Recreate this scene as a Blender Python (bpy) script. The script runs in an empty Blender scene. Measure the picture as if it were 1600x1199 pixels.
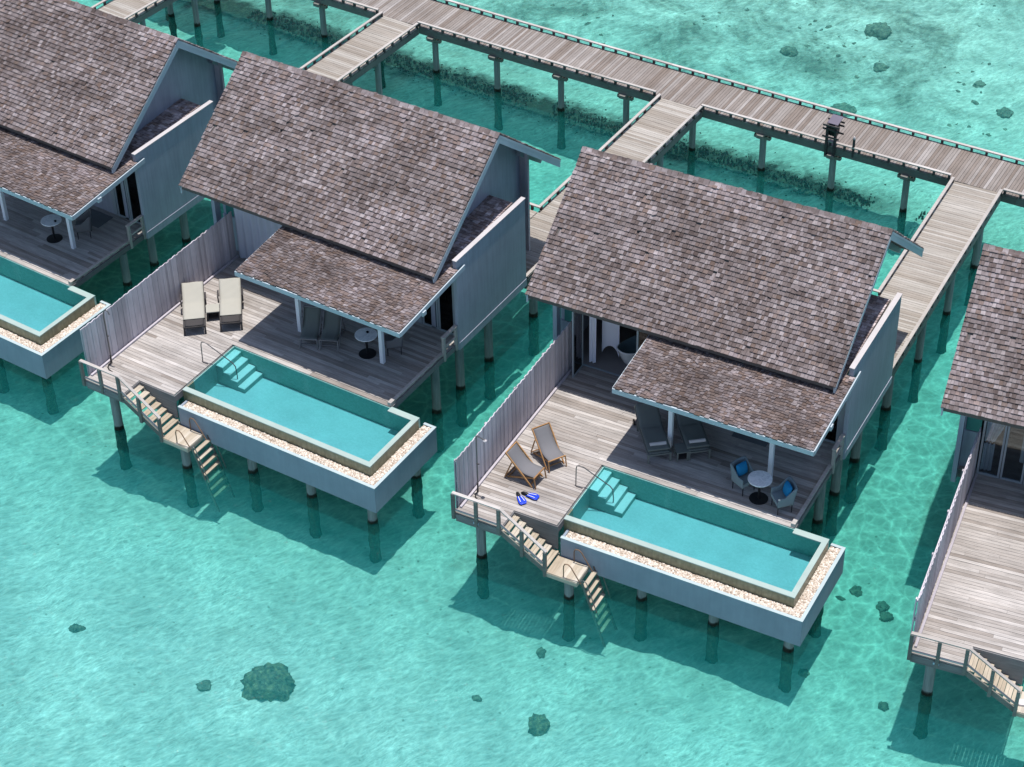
import bpy, bmesh, math, random
from mathutils import Vector, Matrix, noise as mnoise
R = math.radians
sc = bpy.context.scene
col = sc.collection
# ------------------------------------------------------------------ frame
# world: x along the ridge of the third villa, y inland, z up; deck = 0, sea = SEA
SEA, BED = -1.88, -3.4
FRAMES = {'C': (0, 0, 0, 0), 'B': (-12.3595, -0.0232, -0.0704, 0.1462), 'A': (-24.787, 1.3812, -0.1032, -0.3429),
          'D': (12.6708, 0.6691, 0.0986, -0.064), 'Z': (-34.7, 3.35, -0.14, 0.0)}
SUNV = Vector((0.03, 0.06, 1.0)).normalized()

# ------------------------------------------------------------------ mesh builder (u right, v seaward, z up)
class MB:
    def __init__(s): s.v = []; s.f = []; s.m = []; s.sm = []; s.mi = 0
    def _add(s, pts, faces, smooth=False):
        n = len(s.v); s.v += [(p[0], -p[1], p[2]) for p in pts]
        for f in faces: s.f.append([i + n for i in f]); s.m.append(s.mi); s.sm.append(smooth)
    def hexa(s, p):
        s._add(p, [(0,3,2,1),(4,5,6,7),(0,1,5,4),(1,2,6,5),(2,3,7,6),(3,0,4,7)])
    def box(s, u0, u1, v0, v1, z0, z1):
        s.hexa([(u0,v0,z0),(u1,v0,z0),(u1,v1,z0),(u0,v1,z0),(u0,v0,z1),(u1,v0,z1),(u1,v1,z1),(u0,v1,z1)])
    def bar(s, a, b, w, h, up=(0,0,1)):
        a = Vector(a); b = Vector(b); d = (b-a).normalized(); up = Vector(up)
        sd = d.cross(up)
        if sd.length < 1e-4: sd = d.cross(Vector((1,0,0)))
        sd.normalize(); up = sd.cross(d).normalized(); sd *= w/2; up *= h/2
        s.hexa([a-sd-up, a+sd-up, b+sd-up, b-sd-up, a-sd+up, a+sd+up, b+sd+up, b-sd+up])
    def prism(s, poly, ext):
        n = len(poly); e = Vector(ext); p = [Vector(q) for q in poly]
        s._add(p + [q+e for q in p], [tuple(range(n))[::-1], tuple(range(n, 2*n))] + [(i,(i+1)%n,n+(i+1)%n,n+i) for i in range(n)])
    def tube(s, path, r, n=8, smooth=True):
        path = [Vector(p) for p in path]; rings = []
        rr = r if isinstance(r, (list, tuple)) else [r]*len(path)
        ref = None
        for i, p in enumerate(path):
            d = (path[min(i+1, len(path)-1)] - path[max(i-1, 0)]).normalized()
            if ref is None: ref = Vector((0,0,1)) if abs(d.z) < .9 else Vector((1,0,0))
            a = d.cross(ref)
            if a.length < 1e-3: a = d.cross(Vector((0,1,0)))
            a.normalize(); b = d.cross(a).normalized(); ref = -b if b.dot(ref) < 0 else b
            if ref.length < .5: ref = b
            a = d.cross(ref).normalized(); b = ref
            rings.append([p + a*math.cos(t*2*math.pi/n)*rr[i] + b*math.sin(t*2*math.pi/n)*rr[i] for t in range(n)])
        pts = [q for g in rings for q in g]; fs = []
        for i in range(len(path)-1):
            for t in range(n): fs.append((i*n+t, i*n+(t+1)%n, (i+1)*n+(t+1)%n, (i+1)*n+t))
        s._add(pts, fs, smooth); k = (len(path)-1)*n
        s._add(rings[0], [tuple(range(n))[::-1]]); s._add(rings[-1], [tuple(range(n))])
    def lathe(s, prof, c=(0,0), n=24, smooth=True):
        pts = []; fs = []
        for (r, z) in prof:
            for t in range(n): pts.append((c[0]+r*math.cos(t*2*math.pi/n), c[1]+r*math.sin(t*2*math.pi/n), z))
        for i in range(len(prof)-1):
            for t in range(n): fs.append((i*n+t, i*n+(t+1)%n, (i+1)*n+(t+1)%n, (i+1)*n+t))
        s._add(pts, fs, smooth)
        m = len(prof)-1; s._add(pts[:n], [tuple(range(n))[::-1]]); s._add(pts[m*n:], [tuple(range(n))])
    def grid(s, fn, nu, nv, smooth=True, thick=0):
        P = [[Vector(fn(i/nu, j/nv)) for j in range(nv+1)] for i in range(nu+1)]
        w = nv+1; pts = [q for g in P for q in g]
        fs = [(i*w+j, (i+1)*w+j, (i+1)*w+j+1, i*w+j+1) for i in range(nu) for j in range(nv)]
        if not thick: s._add(pts, fs, smooth); return
        nrm = []
        for i in range(nu+1):
            for j in range(nv+1):
                a = P[min(i+1,nu)][j]-P[max(i-1,0)][j]; b = P[i][min(j+1,nv)]-P[i][max(j-1,0)]
                nrm.append(a.cross(b).normalized()*thick)
        q = [p-n for p, n in zip(pts, nrm)]; N = len(pts)
        fs2 = fs + [tuple(k+N for k in f[::-1]) for f in fs]
        for i in range(nu):
            fs2.append((i*w, i*w+N, (i+1)*w+N, (i+1)*w)); fs2.append((i*w+nv, (i+1)*w+nv, (i+1)*w+nv+N, i*w+nv+N))
        for j in range(nv):
            fs2.append((j, j+1, j+1+N, j+N)); k = nu*w; fs2.append((k+j, k+j+N, k+j+1+N, k+j+1))
        s._add(pts+q, fs2, smooth)
    def mesh(s, name, mats):
        recalc = len(s.f) > 1
        me = bpy.data.meshes.new(name); me.from_pydata([tuple(p) for p in s.v], [], s.f)
        me.polygons.foreach_set('material_index', s.m); me.polygons.foreach_set('use_smooth', s.sm)
        for m in (mats if isinstance(mats, (list, tuple)) else [mats]): me.materials.append(m)
        if recalc:
            bm = bmesh.new(); bm.from_mesh(me); bmesh.ops.recalc_face_normals(bm, faces=bm.faces); bm.to_mesh(me); bm.free()
        me.update(); return me

CACHE = {}
def obj(name, mb, mats, parent=None, key=None):
    """link one mesh object; mb is an MB, a function filling one, or a cached key"""
    if key and key in CACHE: me = CACHE[key]
    else:
        if callable(mb): b = MB(); mb(b); mb = b
        me = mb.mesh(name, mats)
        if key: CACHE[key] = me
    o = bpy.data.objects.new(name, me); col.objects.link(o); o.parent = parent
    return o
def tag(o, label, cat, group=None):
    o['label'] = label; o['category'] = cat
    if group: o['group'] = group
    return o
def thing(name, label, cat, frame='C', loc=(0,0,0), rot=0.0, group=None, usez=True):
    """an Empty at (u, v, z) of a villa frame, heading rot (about z, in that frame)"""
    X, Y, th, Z = FRAMES[frame]
    o = bpy.data.objects.new(name, None); o.empty_display_size = .3; col.objects.link(o)
    u, v, z = loc; y = -v; c, s = math.cos(th), math.sin(th)
    o.location = (X+u*c-y*s, Y+u*s+y*c, z+(Z if usez else 0)); o.rotation_euler = (0, 0, th+rot)
    return tag(o, label, cat, group)
def place(o, frame, loc, rot=0.0):
    X, Y, th, Z = FRAMES[frame]; u, v, z = loc; y = -v; c, s = math.cos(th), math.sin(th)
    o.location = (X+u*c-y*s, Y+u*s+y*c, z+Z); o.rotation_euler = (0, 0, th+rot)
def dup(o, parent=None):
    c = o.copy(); col.objects.link(c)
    if parent is not None: c.parent = parent
    for ch in list(o.children): dup(ch, c)
    return c

# ------------------------------------------------------------------ materials
class NT:
    def __init__(s, name, rough=.6, spec=.3):
        s.m = bpy.data.materials.new(name); s.m.use_nodes = True; s.t = s.m.node_tree
        s.b = s.t.nodes['Principled BSDF']; s.b.inputs['Roughness'].default_value = rough
        s.b.inputs['Specular IOR Level'].default_value = spec
    def n(s, typ, **kw):
        k = s.t.nodes.new(typ)
        for a, b in kw.items():
            if a.startswith('i_'):
                key = a[2:]; key = int(key) if key.isdigit() else key.replace('_', ' ')
                if isinstance(b, bpy.types.NodeSocket): s.t.links.new(b, k.inputs[key])
                else: k.inputs[key].default_value = b
            else: setattr(k, a, b)
        return k
    def link(s, a, b): s.t.links.new(a, b)
    def along(s, vec, ang, sx, sy):
        k = s.n('ShaderNodeMapping', vector_type='TEXTURE', i_Rotation=(0,0,ang), i_Scale=(1/sx,1/sy,1)); s.link(vec, k.inputs['Vector']); return k.outputs[0]
    def math(s, op, a, b=0.0, c=None, clamp=False):
        k = s.n('ShaderNodeMath', operation=op, use_clamp=clamp)
        for i, x in enumerate((a, b) if c is None else (a, b, c)):
            if isinstance(x, bpy.types.NodeSocket): s.link(x, k.inputs[i])
            else: k.inputs[i].default_value = x
        return k.outputs[0]
    def coords(s, scale=(1,1,1), rotz=0, kind='Object'):
        t = s.n('ShaderNodeTexCoord').outputs[kind] if kind != 'World' else s.n('ShaderNodeNewGeometry').outputs['Position']
        mp = s.n('ShaderNodeMapping', i_Scale=scale, i_Rotation=(0,0,rotz)); s.link(t, mp.inputs['Vector'])
        return mp.outputs[0]
    def noise(s, vec, scale=5, detail=3, rough=.5, dist=0.0):
        k = s.n('ShaderNodeTexNoise', i_Scale=scale, i_Detail=detail, i_Roughness=rough, i_Distortion=dist); s.link(vec, k.inputs['Vector'])
        return k.outputs['Fac']
    def ramp(s, fac, stops, interp='LINEAR'):
        k = s.n('ShaderNodeValToRGB'); k.color_ramp.interpolation = interp; e = k.color_ramp.elements
        while len(e) < len(stops): e.new(.5)
        for el, (p, c) in zip(e, stops): el.position = p; el.color = (*c, 1) if len(c) == 3 else (c[0], c[0], c[0], 1)
        s.link(fac, k.inputs[0]); return k.outputs[0]
    def mix(s, fac, a, b, blend='MIX'):
        k = s.n('ShaderNodeMix', data_type='RGBA', blend_type=blend)
        for sock, x in ((k.inputs[0], fac), (k.inputs[6], a), (k.inputs[7], b)):
            if isinstance(x, bpy.types.NodeSocket): s.link(x, sock)
            elif isinstance(x, (tuple, list)): sock.default_value = (*x, 1) if len(x) == 3 else x
            else: sock.default_value = x
        return k.outputs[2]
    def island(s):
        g = s.n('ShaderNodeNewGeometry').outputs['Random Per Island']; o = s.n('ShaderNodeObjectInfo').outputs['Random']
        return s.math('FRACT', s.math('ADD', g, o))
    def mapr(s, x, a, b, c, d):
        k = s.n('ShaderNodeMapRange', i_1=a, i_2=b, i_3=c, i_4=d); s.link(x, k.inputs[0]); return k.outputs[0]
    def bump(s, h, strength=.3, dist=.01):
        k = s.n('ShaderNodeBump', i_Strength=strength, i_Distance=dist); s.link(h, k.inputs['Height']); s.link(k.outputs[0], s.b.inputs['Normal'])
    def color(s, c):
        if isinstance(c, bpy.types.NodeSocket): s.link(c, s.b.inputs['Base Color'])
        else: s.b.inputs['Base Color'].default_value = (*c, 1)

def wood(name, cols, axis='u', rough=.75, grain=.35, stain=.25, bump=.25):
    t = NT(name, rough, .2); isl = t.island()
    base = t.ramp(isl, cols)
    sc_ = {'u': (1.3, 22, 22), 'v': (22, 1.3, 22), 'z': (22, 22, 1.3)}[axis]
    vec = t.coords(sc_); vadd = t.n('ShaderNodeVectorMath', operation='ADD'); t.link(vec, vadd.inputs[0])
    comb = t.n('ShaderNodeCombineXYZ'); 
    for i in range(3): t.link(t.math('MULTIPLY', isl, 37.0+i*11), comb.inputs[i])
    t.link(comb.outputs[0], vadd.inputs[1])
    g = t.noise(vadd.outputs[0], 1.6, 4, .6)
    c = t.mix(1.0, base, t.ramp(g, [(.25, (1-grain,)), (.75, (1+grain*.5,))]), 'MULTIPLY')
    big = t.noise(t.coords((.55,.9,.7), kind='World'), 1.1, 4, .6)
    c = t.mix(1.0, c, t.ramp(big, [(.3, (1-stain,)), (.7, (1+stain*.35,))]), 'MULTIPLY')
    t.color(c); t.bump(g, bump, .004); return t.m
def paint(name, c, rough=.55, var=.10, spec=.3, streak=0.0):
    t = NT(name, rough, spec); a = t.noise(t.coords((1,1,1), kind='World'), 1.3, 5, .6)
    k = t.mix(1.0, c, t.ramp(a, [(.3, (1-var,)), (.7, (1+var,))]), 'MULTIPLY')
    if streak:
        s_ = t.noise(t.coords((7,7,.5), kind='World'), 1.5, 4, .65)
        k = t.mix(1.0, k, t.ramp(s_, [(.35, (1-streak,)), (.6, (1.0,))]), 'MULTIPLY')
    t.color(k); f = t.noise(t.coords((1,1,1)), 60, 2); t.bump(f, .12, .003); return t.m

def shingle_mat(name, dark=1.0, warm=0.0):
    t = NT(name, .85, .15); isl = t.island()
    d = dark
    c = t.ramp(isl, [(0, (.125*d,.102*d,.098*d)), (.15, (.165*d,.140*d,.137*d)), (.40, (.205*d,.180*d,.181*d)), (.62, (.24*d,.215*d,.222*d)),
                     (.82, (.285*d,.26*d,.27*d)), (.95, (.33*d,.305*d,.315*d)), (1, (.38*d,.355*d,.365*d))])
    rnd2 = t.math('FRACT', t.math('MULTIPLY', isl, 17.31))
    c = t.mix(t.math('MULTIPLY', t.math('GREATER_THAN', rnd2, .86-warm*.2), .5), c, (.20*d,.145*d,.115*d))
    patch = t.noise(t.coords((1,1,1.5), kind='World'), .55, 5, .65)
    c = t.mix(1.0, c, t.ramp(patch, [(.32, (.70,.68,.67)), (.5, (1,1,1)), (.68, (1.32,1.32,1.36))]), 'MULTIPLY')
    g = t.noise(t.coords((26, 4, 4)), 2.0, 3, .6)
    c = t.mix(1.0, c, t.ramp(g, [(.3, (.78,)), (.7, (1.15,))]), 'MULTIPLY')
    c = t.mix(1.0, c, (1.0,.925,.895), 'MULTIPLY')
    st = t.noise(t.coords((.22, 2.6, 3.2)), 1.3, 4, .6)
    c = t.mix(1.0, c, t.ramp(st, [(.33, (.82,)), (.55, (1.0,)), (.7, (1.22,))]), 'MULTIPLY')
    t.color(c); t.bump(g, .3, .004); return t.m

M = {}
M['shingle'] = shingle_mat('weathered_shingle', .83)
M['shingle_porch'] = shingle_mat('porch_shingle', .68, 1.0)
M['shingle_entry'] = shingle_mat('entry_shingle', 1.7)
M['deck'] = wood('silvered_deck', [(0,(.29,.25,.222)),(.3,(.38,.342,.315)),(.65,(.45,.412,.385)),(1,(.54,.50,.472))], 'u', .75, .38, .26)
M['walk_deck'] = wood('walkway_board', [(0,(.28,.24,.20)),(.4,(.34,.30,.26)),(.75,(.38,.345,.305)),(1,(.43,.395,.355))], 'u', .8, .25, .12)
M['jetty_deck'] = wood('jetty_board', [(0,(.20,.16,.135)),(.25,(.235,.198,.175)),(.55,(.265,.23,.208)),(.85,(.30,.268,.248)),(1,(.36,.325,.305))], 'v', .8, .22, .16)
M['fence'] = wood('fence_board', [(0,(.40,.365,.395)),(.5,(.50,.46,.50)),(1,(.60,.555,.60))], 'z', .8, .2, .15)
M['rail_wood'] = wood('rail_timber', [(0,(.42,.38,.35)),(1,(.55,.51,.48))], 'u', .75, .25, .15)
M['dark_wood'] = wood('dark_timber', [(0,(.06,.055,.055)),(1,(.10,.09,.09))], 'u', .8, .3, .2)
M['joist'] = wood('joist_timber', [(0,(.17,.165,.17)),(1,(.24,.235,.24))], 'u', .8, .3, .25)
M['beam'] = wood('jetty_beam', [(0,(.16,.16,.15)),(1,(.22,.22,.20))], 'u', .8, .3, .25)
M['tread'] = wood('stair_tread', [(0,(.38,.31,.23)),(.5,(.46,.39,.30)),(1,(.56,.50,.42))], 'v', .75, .3, .15)
M['teak'] = wood('teak', [(0,(.33,.17,.07)),(1,(.45,.25,.11))], 'u', .5, .3, .1)
M['brown_panel'] = wood('brown_panel', [(0,(.16,.11,.08)),(1,(.24,.17,.12))], 'u', .6, .4, .2)
M['paint'] = paint('grey_blue_paint', (.34,.365,.44), .6, .07, .3, .14)
M['paint_light'] = paint('pale_trim_paint', (.43,.49,.535), .5, .05)
M['paint_dark'] = paint('dark_gable_paint', (.12,.15,.17), .7, .08)
M['post_paint'] = paint('post_paint', (.80,.83,.87), .5, .04)
M['cap'] = paint('wall_cap', (.50,.47,.48), .6, .06)
M['render'] = paint('pool_render', (.25,.295,.36), .75, .08, .2, .06)
M['rim'] = paint('pool_rim', (.33,.41,.38), .5, .08)
M['lip'] = paint('box_lip_paint', (.40,.475,.49), .5, .06)
M['lid'] = paint('faded_lid', (.13,.115,.15), .7, .15)
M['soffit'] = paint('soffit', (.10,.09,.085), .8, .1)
M['gap_shade_paint'] = paint('gap_shade_paint', (.025,.027,.032), .6, .1)
M['frame'] = paint('door_frame', (.30,.345,.38), .5, .05)
M['black'] = paint('black_metal', (.012,.012,.014), .45, .1)
M['steel'] = paint('grey_metal', (.16,.15,.15), .35, .15); M['steel'].node_tree.nodes['Principled BSDF'].inputs['Metallic'].default_value = .6
M['rust'] = paint('rusty_metal', (.20,.12,.075), .7, .3)
M['cream'] = paint('cream_fabric', (.37,.355,.31), .9, .04)
M['sling'] = paint('dark_mesh', (.05,.045,.045), .8, .1)
M['grey_sling'] = paint('grey_sling', (.165,.16,.168), .9, .05)
M['olive'] = paint('olive_cushion', (.155,.168,.155), .9, .05)
M['towel'] = paint('white_towel', (.62,.57,.56), .95, .05)
M['wicker'] = paint('grey_wicker', (.20,.245,.265), .85, .1)
M['cushion'] = paint('turquoise_cushion', (.01,.20,.42), .9, .06)
M['curtain'] = paint('white_curtain', (.78,.79,.88), .9, .03)
M['curtain_blue'] = paint('grey_curtain', (.42,.46,.54), .9, .05)
M['porcelain'] = paint('white_porcelain', (.75,.76,.76), .2, .02)
M['tub_inside'] = paint('tub_inside', (.22,.30,.32), .3, .03)
M['floor'] = paint('room_floor', (.26,.235,.225), .5, .1)
M['mat'] = paint('door_mat', (.13,.14,.15), .95, .1)
M['fin_blue'] = paint('blue_fin', (.01,.045,.55), .4, .15)
M['hose'] = paint('black_hose', (.015,.015,.015), .5)
M['sign'] = paint('plate_blue', (.35,.48,.58), .4, .02)
M['sign_mark'] = paint('plate_mark', (.75,.78,.80), .4, .02)

def marble():
    t = NT('pale_marble', .3, .4); a = t.noise(t.coords((1,1,1), kind='World'), 4.5, 6, .62, 1.2)
    t.color(t.ramp(a, [(.42,(.88,.88,.89)), (.5,(.72,.73,.75)), (.56,(.90,.90,.91))])); return t.m
M['marble'] = marble()
def pile_mat():
    t = NT('pile_concrete', .85, .2)
    z = t.n('ShaderNodeSeparateXYZ'); t.link(t.n('ShaderNodeNewGeometry').outputs['Position'], z.inputs[0])
    nz = t.noise(t.coords((1,1,1), kind='World'), 5, 4, .6)
    zz = t.math('ADD', z.outputs[2], t.math('MULTIPLY', t.math('SUBTRACT', nz, .5), .22))
    st = t.noise(t.coords((6,6,.7), kind='World'), 2, 4, .6)
    dry = t.ramp(st, [(.3,(.15,.17,.175)), (.7,(.25,.27,.27))])
    grow = t.ramp(t.noise(t.coords((1,1,1), kind='World'), 9, 5, .65), [(.3,(.02,.022,.018)), (.55,(.06,.055,.04)), (.75,(.14,.12,.09))])
    f = t.mapr(zz, -1.80, -1.72, 1.0, 0.0)
    c = t.mix(f, dry, grow)
    band = t.ramp(t.mapr(zz, -1.98, -1.74, 0, 1), [(0,(1,)), (.3,(.3,)), (.9,(.3,)), (1,(1,))])
    t.color(t.mix(1.0, c, band, 'MULTIPLY')); t.bump(nz, .4, .02); return t.m
M['pile'] = pile_mat()
def stone_wet():
    t = NT('pool_side_stone', .35, .5)
    a = t.noise(t.coords((1,1,1), kind='World'), 7, 5, .65); b = t.noise(t.coords((5,5,.6), kind='World'), 2.5, 4, .6)
    c = t.ramp(a, [(.3,(.155,.155,.085)), (.6,(.235,.235,.15)), (.8,(.32,.32,.225))])
    t.color(t.mix(1.0, c, t.ramp(b, [(.3,(.7,)), (.7,(1.1,))]), 'MULTIPLY')); t.bump(a, .3, .01); return t.m
M['stone'] = stone_wet()
def tile(name, c1, c2, scale):
    t = NT(name, .4, .3); v = t.n('ShaderNodeTexVoronoi', i_Scale=scale); t.link(t.coords((1,1,1)), v.inputs['Vector'])
    s_ = t.n('ShaderNodeSeparateColor'); t.link(v.outputs['Color'], s_.inputs[0])
    big = t.noise(t.coords((1,1,1), kind='World'), 1.2, 3)
    t.color(t.mix(1.0, t.ramp(s_.outputs[0], [(0, c1), (1, c2)]), t.ramp(big, [(.3,(.92,)), (.7,(1.06,))]), 'MULTIPLY')); return t.m
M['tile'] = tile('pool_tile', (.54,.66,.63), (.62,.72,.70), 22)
M['tile_shaded'] = tile('pool_tile_shaded', (.20,.40,.37), (.26,.47,.44), 22)  # pool tile again, darkened: shade on walls and step risers put into the colour
M['tile_lit'] = tile('pool_tile_lit', (.90,.85,.79), (.96,.90,.84), 22)  # pool tile again, brightened: lit treads in shallow water put into the colour
def pebble_mat():
    t = NT('pebble', .8, .2); t.color(t.ramp(t.island(), [(0,(.34,.26,.20)), (.3,(.50,.42,.34)), (.65,(.62,.54,.46)), (1,(.78,.72,.65))])); return t.m
M['pebble'] = pebble_mat()
def pool_water():
    t = NT('pool_water'); nt = t.t
    n1 = t.noise(t.coords((1,1,1), kind='World'), 9, 3, .5)
    bp = t.n('ShaderNodeBump', i_Strength=.12, i_Distance=.02); t.link(n1, bp.inputs['Height'])
    tr = t.n('ShaderNodeBsdfTransparent', i_Color=(.35,.66,.71,1)); gl = t.n('ShaderNodeBsdfGlossy', i_Roughness=.03, i_Color=(1,1,1,1)); t.link(bp.outputs[0], gl.inputs['Normal'])
    fr = t.n('ShaderNodeFresnel', i_IOR=1.33); t.link(bp.outputs[0], fr.inputs['Normal'])
    mx = t.n('ShaderNodeMixShader'); t.link(fr.outputs[0], mx.inputs[0]); t.link(tr.outputs[0], mx.inputs[1]); t.link(gl.outputs[0], mx.inputs[2])
    t.link(mx.outputs[0], nt.nodes['Material Output'].inputs['Surface']); return t.m
M['pool_water'] = pool_water()
def glass(name, tint=(.75,.82,.84)):
    t = NT(name); tr = t.n('ShaderNodeBsdfTransparent', i_Color=(*tint,1)); gl = t.n('ShaderNodeBsdfGlossy', i_Roughness=.02)
    fr = t.n('ShaderNodeFresnel', i_IOR=1.5); mx = t.n('ShaderNodeMixShader'); t.link(fr.outputs[0], mx.inputs[0]); t.link(tr.outputs[0], mx.inputs[1]); t.link(gl.outputs[0], mx.inputs[2])
    t.link(mx.outputs[0], t.t.nodes['Material Output'].inputs['Surface']); return t.m
M['glass'] = glass('door_glass')
M['frosted'] = paint('frosted_glass', (.06,.22,.20), .25, .05)

def sea_water():
    t = NT('sea_water')
    P = t.coords((1,1,1), kind='World')
    sep = t.n('ShaderNodeSeparateXYZ'); t.link(P, sep.inputs[0]); y = sep.outputs[1]; x = sep.outputs[0]
    # domain warp
    wn = t.n('ShaderNodeTexNoise', i_Scale=.55, i_Detail=3.0); t.link(P, wn.inputs['Vector'])
    sub = t.n('ShaderNodeVectorMath', operation='SUBTRACT'); t.link(wn.outputs['Color'], sub.inputs[0]); sub.inputs[1].default_value = (.5,.5,.5)
    scl = t.n('ShaderNodeVectorMath', operation='SCALE'); t.link(sub.outputs[0], scl.inputs[0]); scl.inputs['Scale'].default_value = .7
    ad = t.n('ShaderNodeVectorMath', operation='ADD'); t.link(P, ad.inputs[0]); t.link(scl.outputs[0], ad.inputs[1])
    WP = ad.outputs[0]
    def web(scale, width, vec, stretch=(1,1,1), rot=0):
        mp = t.n('ShaderNodeMapping', i_Scale=stretch, i_Rotation=(0,0,rot)); t.link(vec, mp.inputs['Vector'])
        v = t.n('ShaderNodeTexVoronoi', feature='DISTANCE_TO_EDGE', i_Scale=scale); t.link(mp.outputs[0], v.inputs['Vector'])
        return t.math('POWER', t.mapr(v.outputs['Distance'], 0, width, 1, 0), 2.2)
    w1 = web(1.45, .17, WP); w2 = web(2.7, .15, WP, (1,1,1), .6)
    web_l = t.math('ADD', t.math('MULTIPLY', w1, 1.0), t.math('MULTIPLY', w2, .6))
    # wind ripples, their light and dark painted as streaks long along rotated axis
    m2 = t.along(WP, R(58), 1.3, 3.6)
    s1 = t.noise(t.along(WP, R(60), .55, 2.3), 1.6, 5, .62, .3)
    s2 = t.noise(m2, 3.0, 4, .6, .4)
    s3 = web(1.5, .16, t.along(WP, R(50), .8, 2.4))
    # zones: painted caustic web strong in the lee of the houses, streaks in the open
    zn = t.noise(P, .10, 2)
    lee = t.math('MULTIPLY', t.mapr(y, -3.0, 4.0, .16, 1.0), t.mapr(y, 12, 20, 1.0, .15))
    web_a = t.math('MULTIPLY', web_l, t.math('MULTIPLY', lee, .34))
    opn = t.math('SUBTRACT', 1.0, lee)
    def crest(n, k): return t.math('POWER', t.math('SUBTRACT', 1.0, t.math('MULTIPLY', t.math('ABSOLUTE', t.math('SUBTRACT', n, .5)), 4.0), clamp=True), k)
    s4 = t.noise(t.along(WP, R(52), .7, 2.4), 1.1, 3, .5, .6); s5 = t.noise(t.along(WP, R(56), 1.0, 3.4), 1.9, 3, .55, .7)
    s6 = t.noise(t.along(WP, R(63), 1.8, 5.0), 2.4, 3, .55, .6)
    cr = t.math('ADD', t.math('MULTIPLY', crest(s4, 4.0), .09), t.math('ADD', t.math('MULTIPLY', crest(s5, 5.0), .26), t.math('MULTIPLY', crest(s6, 4.0), .30)))
    cr = t.math('MULTIPLY', cr, t.mapr(t.noise(P, .5, 3), .35, .65, .25, 1.2))
    str_a = t.math('ADD', t.math('MULTIPLY', t.math('SUBTRACT', s1, .5), .10), t.math('MULTIPLY', t.math('SUBTRACT', s2, .5), 1.15))
    str_a = t.math('ADD', str_a, t.math('ADD', cr, t.math('MULTIPLY', s3, .16)))
    str_a = t.math('MULTIPLY', str_a, t.math('ADD', .30, t.math('MULTIPLY', opn, .70)))
    mod = t.math('ADD', .83, t.math('ADD', web_a, str_a))  # caustic lines and ripple highlights painted in as a brighter water tint
    # tint per pass: greener between the houses, paler turquoise in the open lagoon
    far = t.mapr(y, 18, 34, 0, 1); near = t.mapr(y, 3.5, -5.5, 0, 1)
    c = t.mix(far, (.29,.625,.58), (.51,.765,.74))
    c = t.mix(near, c, (.425,.66,.66))
    c = t.mix(1.0, c, t.ramp(zn, [(.35,(.97,.99,.99)), (.65,(1.03,1.01,1.01))]), 'MULTIPLY')
    k = t.n('ShaderNodeVectorMath', operation='SCALE'); t.link(c, k.inputs[0]); t.link(mod, k.inputs['Scale'])
    tr = t.n('ShaderNodeBsdfTransparent'); t.link(k.outputs[0], tr.inputs['Color'])
    h = t.math('ADD', t.math('MULTIPLY', s1, .7), t.math('ADD', t.math('MULTIPLY', s2, .5), t.math('MULTIPLY', t.noise(WP, 7, 3), .18)))
    bp = t.n('ShaderNodeBump', i_Strength=.8, i_Distance=.05); t.link(h, bp.inputs['Height'])
    gl = t.n('ShaderNodeBsdfGlossy', i_Roughness=.05); t.link(bp.outputs[0], gl.inputs['Normal'])
    fr = t.n('ShaderNodeFresnel', i_IOR=1.17); t.link(bp.outputs[0], fr.inputs['Normal'])
    # turbid water: part of the light is scattered at the surface layer, up and down
    tl = t.n('ShaderNodeBsdfTranslucent', i_Color=(.02,.80,.82,1)); df = t.n('ShaderNodeBsdfDiffuse', i_Color=(.02,.44,.48,1))
    m1 = t.n('ShaderNodeMixShader', i_0=.35); t.link(tl.outputs[0], m1.inputs[1]); t.link(df.outputs[0], m1.inputs[2])
    m2 = t.n('ShaderNodeMixShader', i_0=t.math('ADD', .105, t.math('MULTIPLY', near, .055))); t.link(tr.outputs[0], m2.inputs[1]); t.link(m1.outputs[0], m2.inputs[2])
    mx = t.n('ShaderNodeMixShader'); t.link(fr.outputs[0], mx.inputs[0]); t.link(m2.outputs[0], mx.inputs[1]); t.link(gl.outputs[0], mx.inputs[2])
    t.link(mx.outputs[0], t.t.nodes['Material Output'].inputs['Surface']); return t.m
M['sea'] = sea_water()
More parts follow.
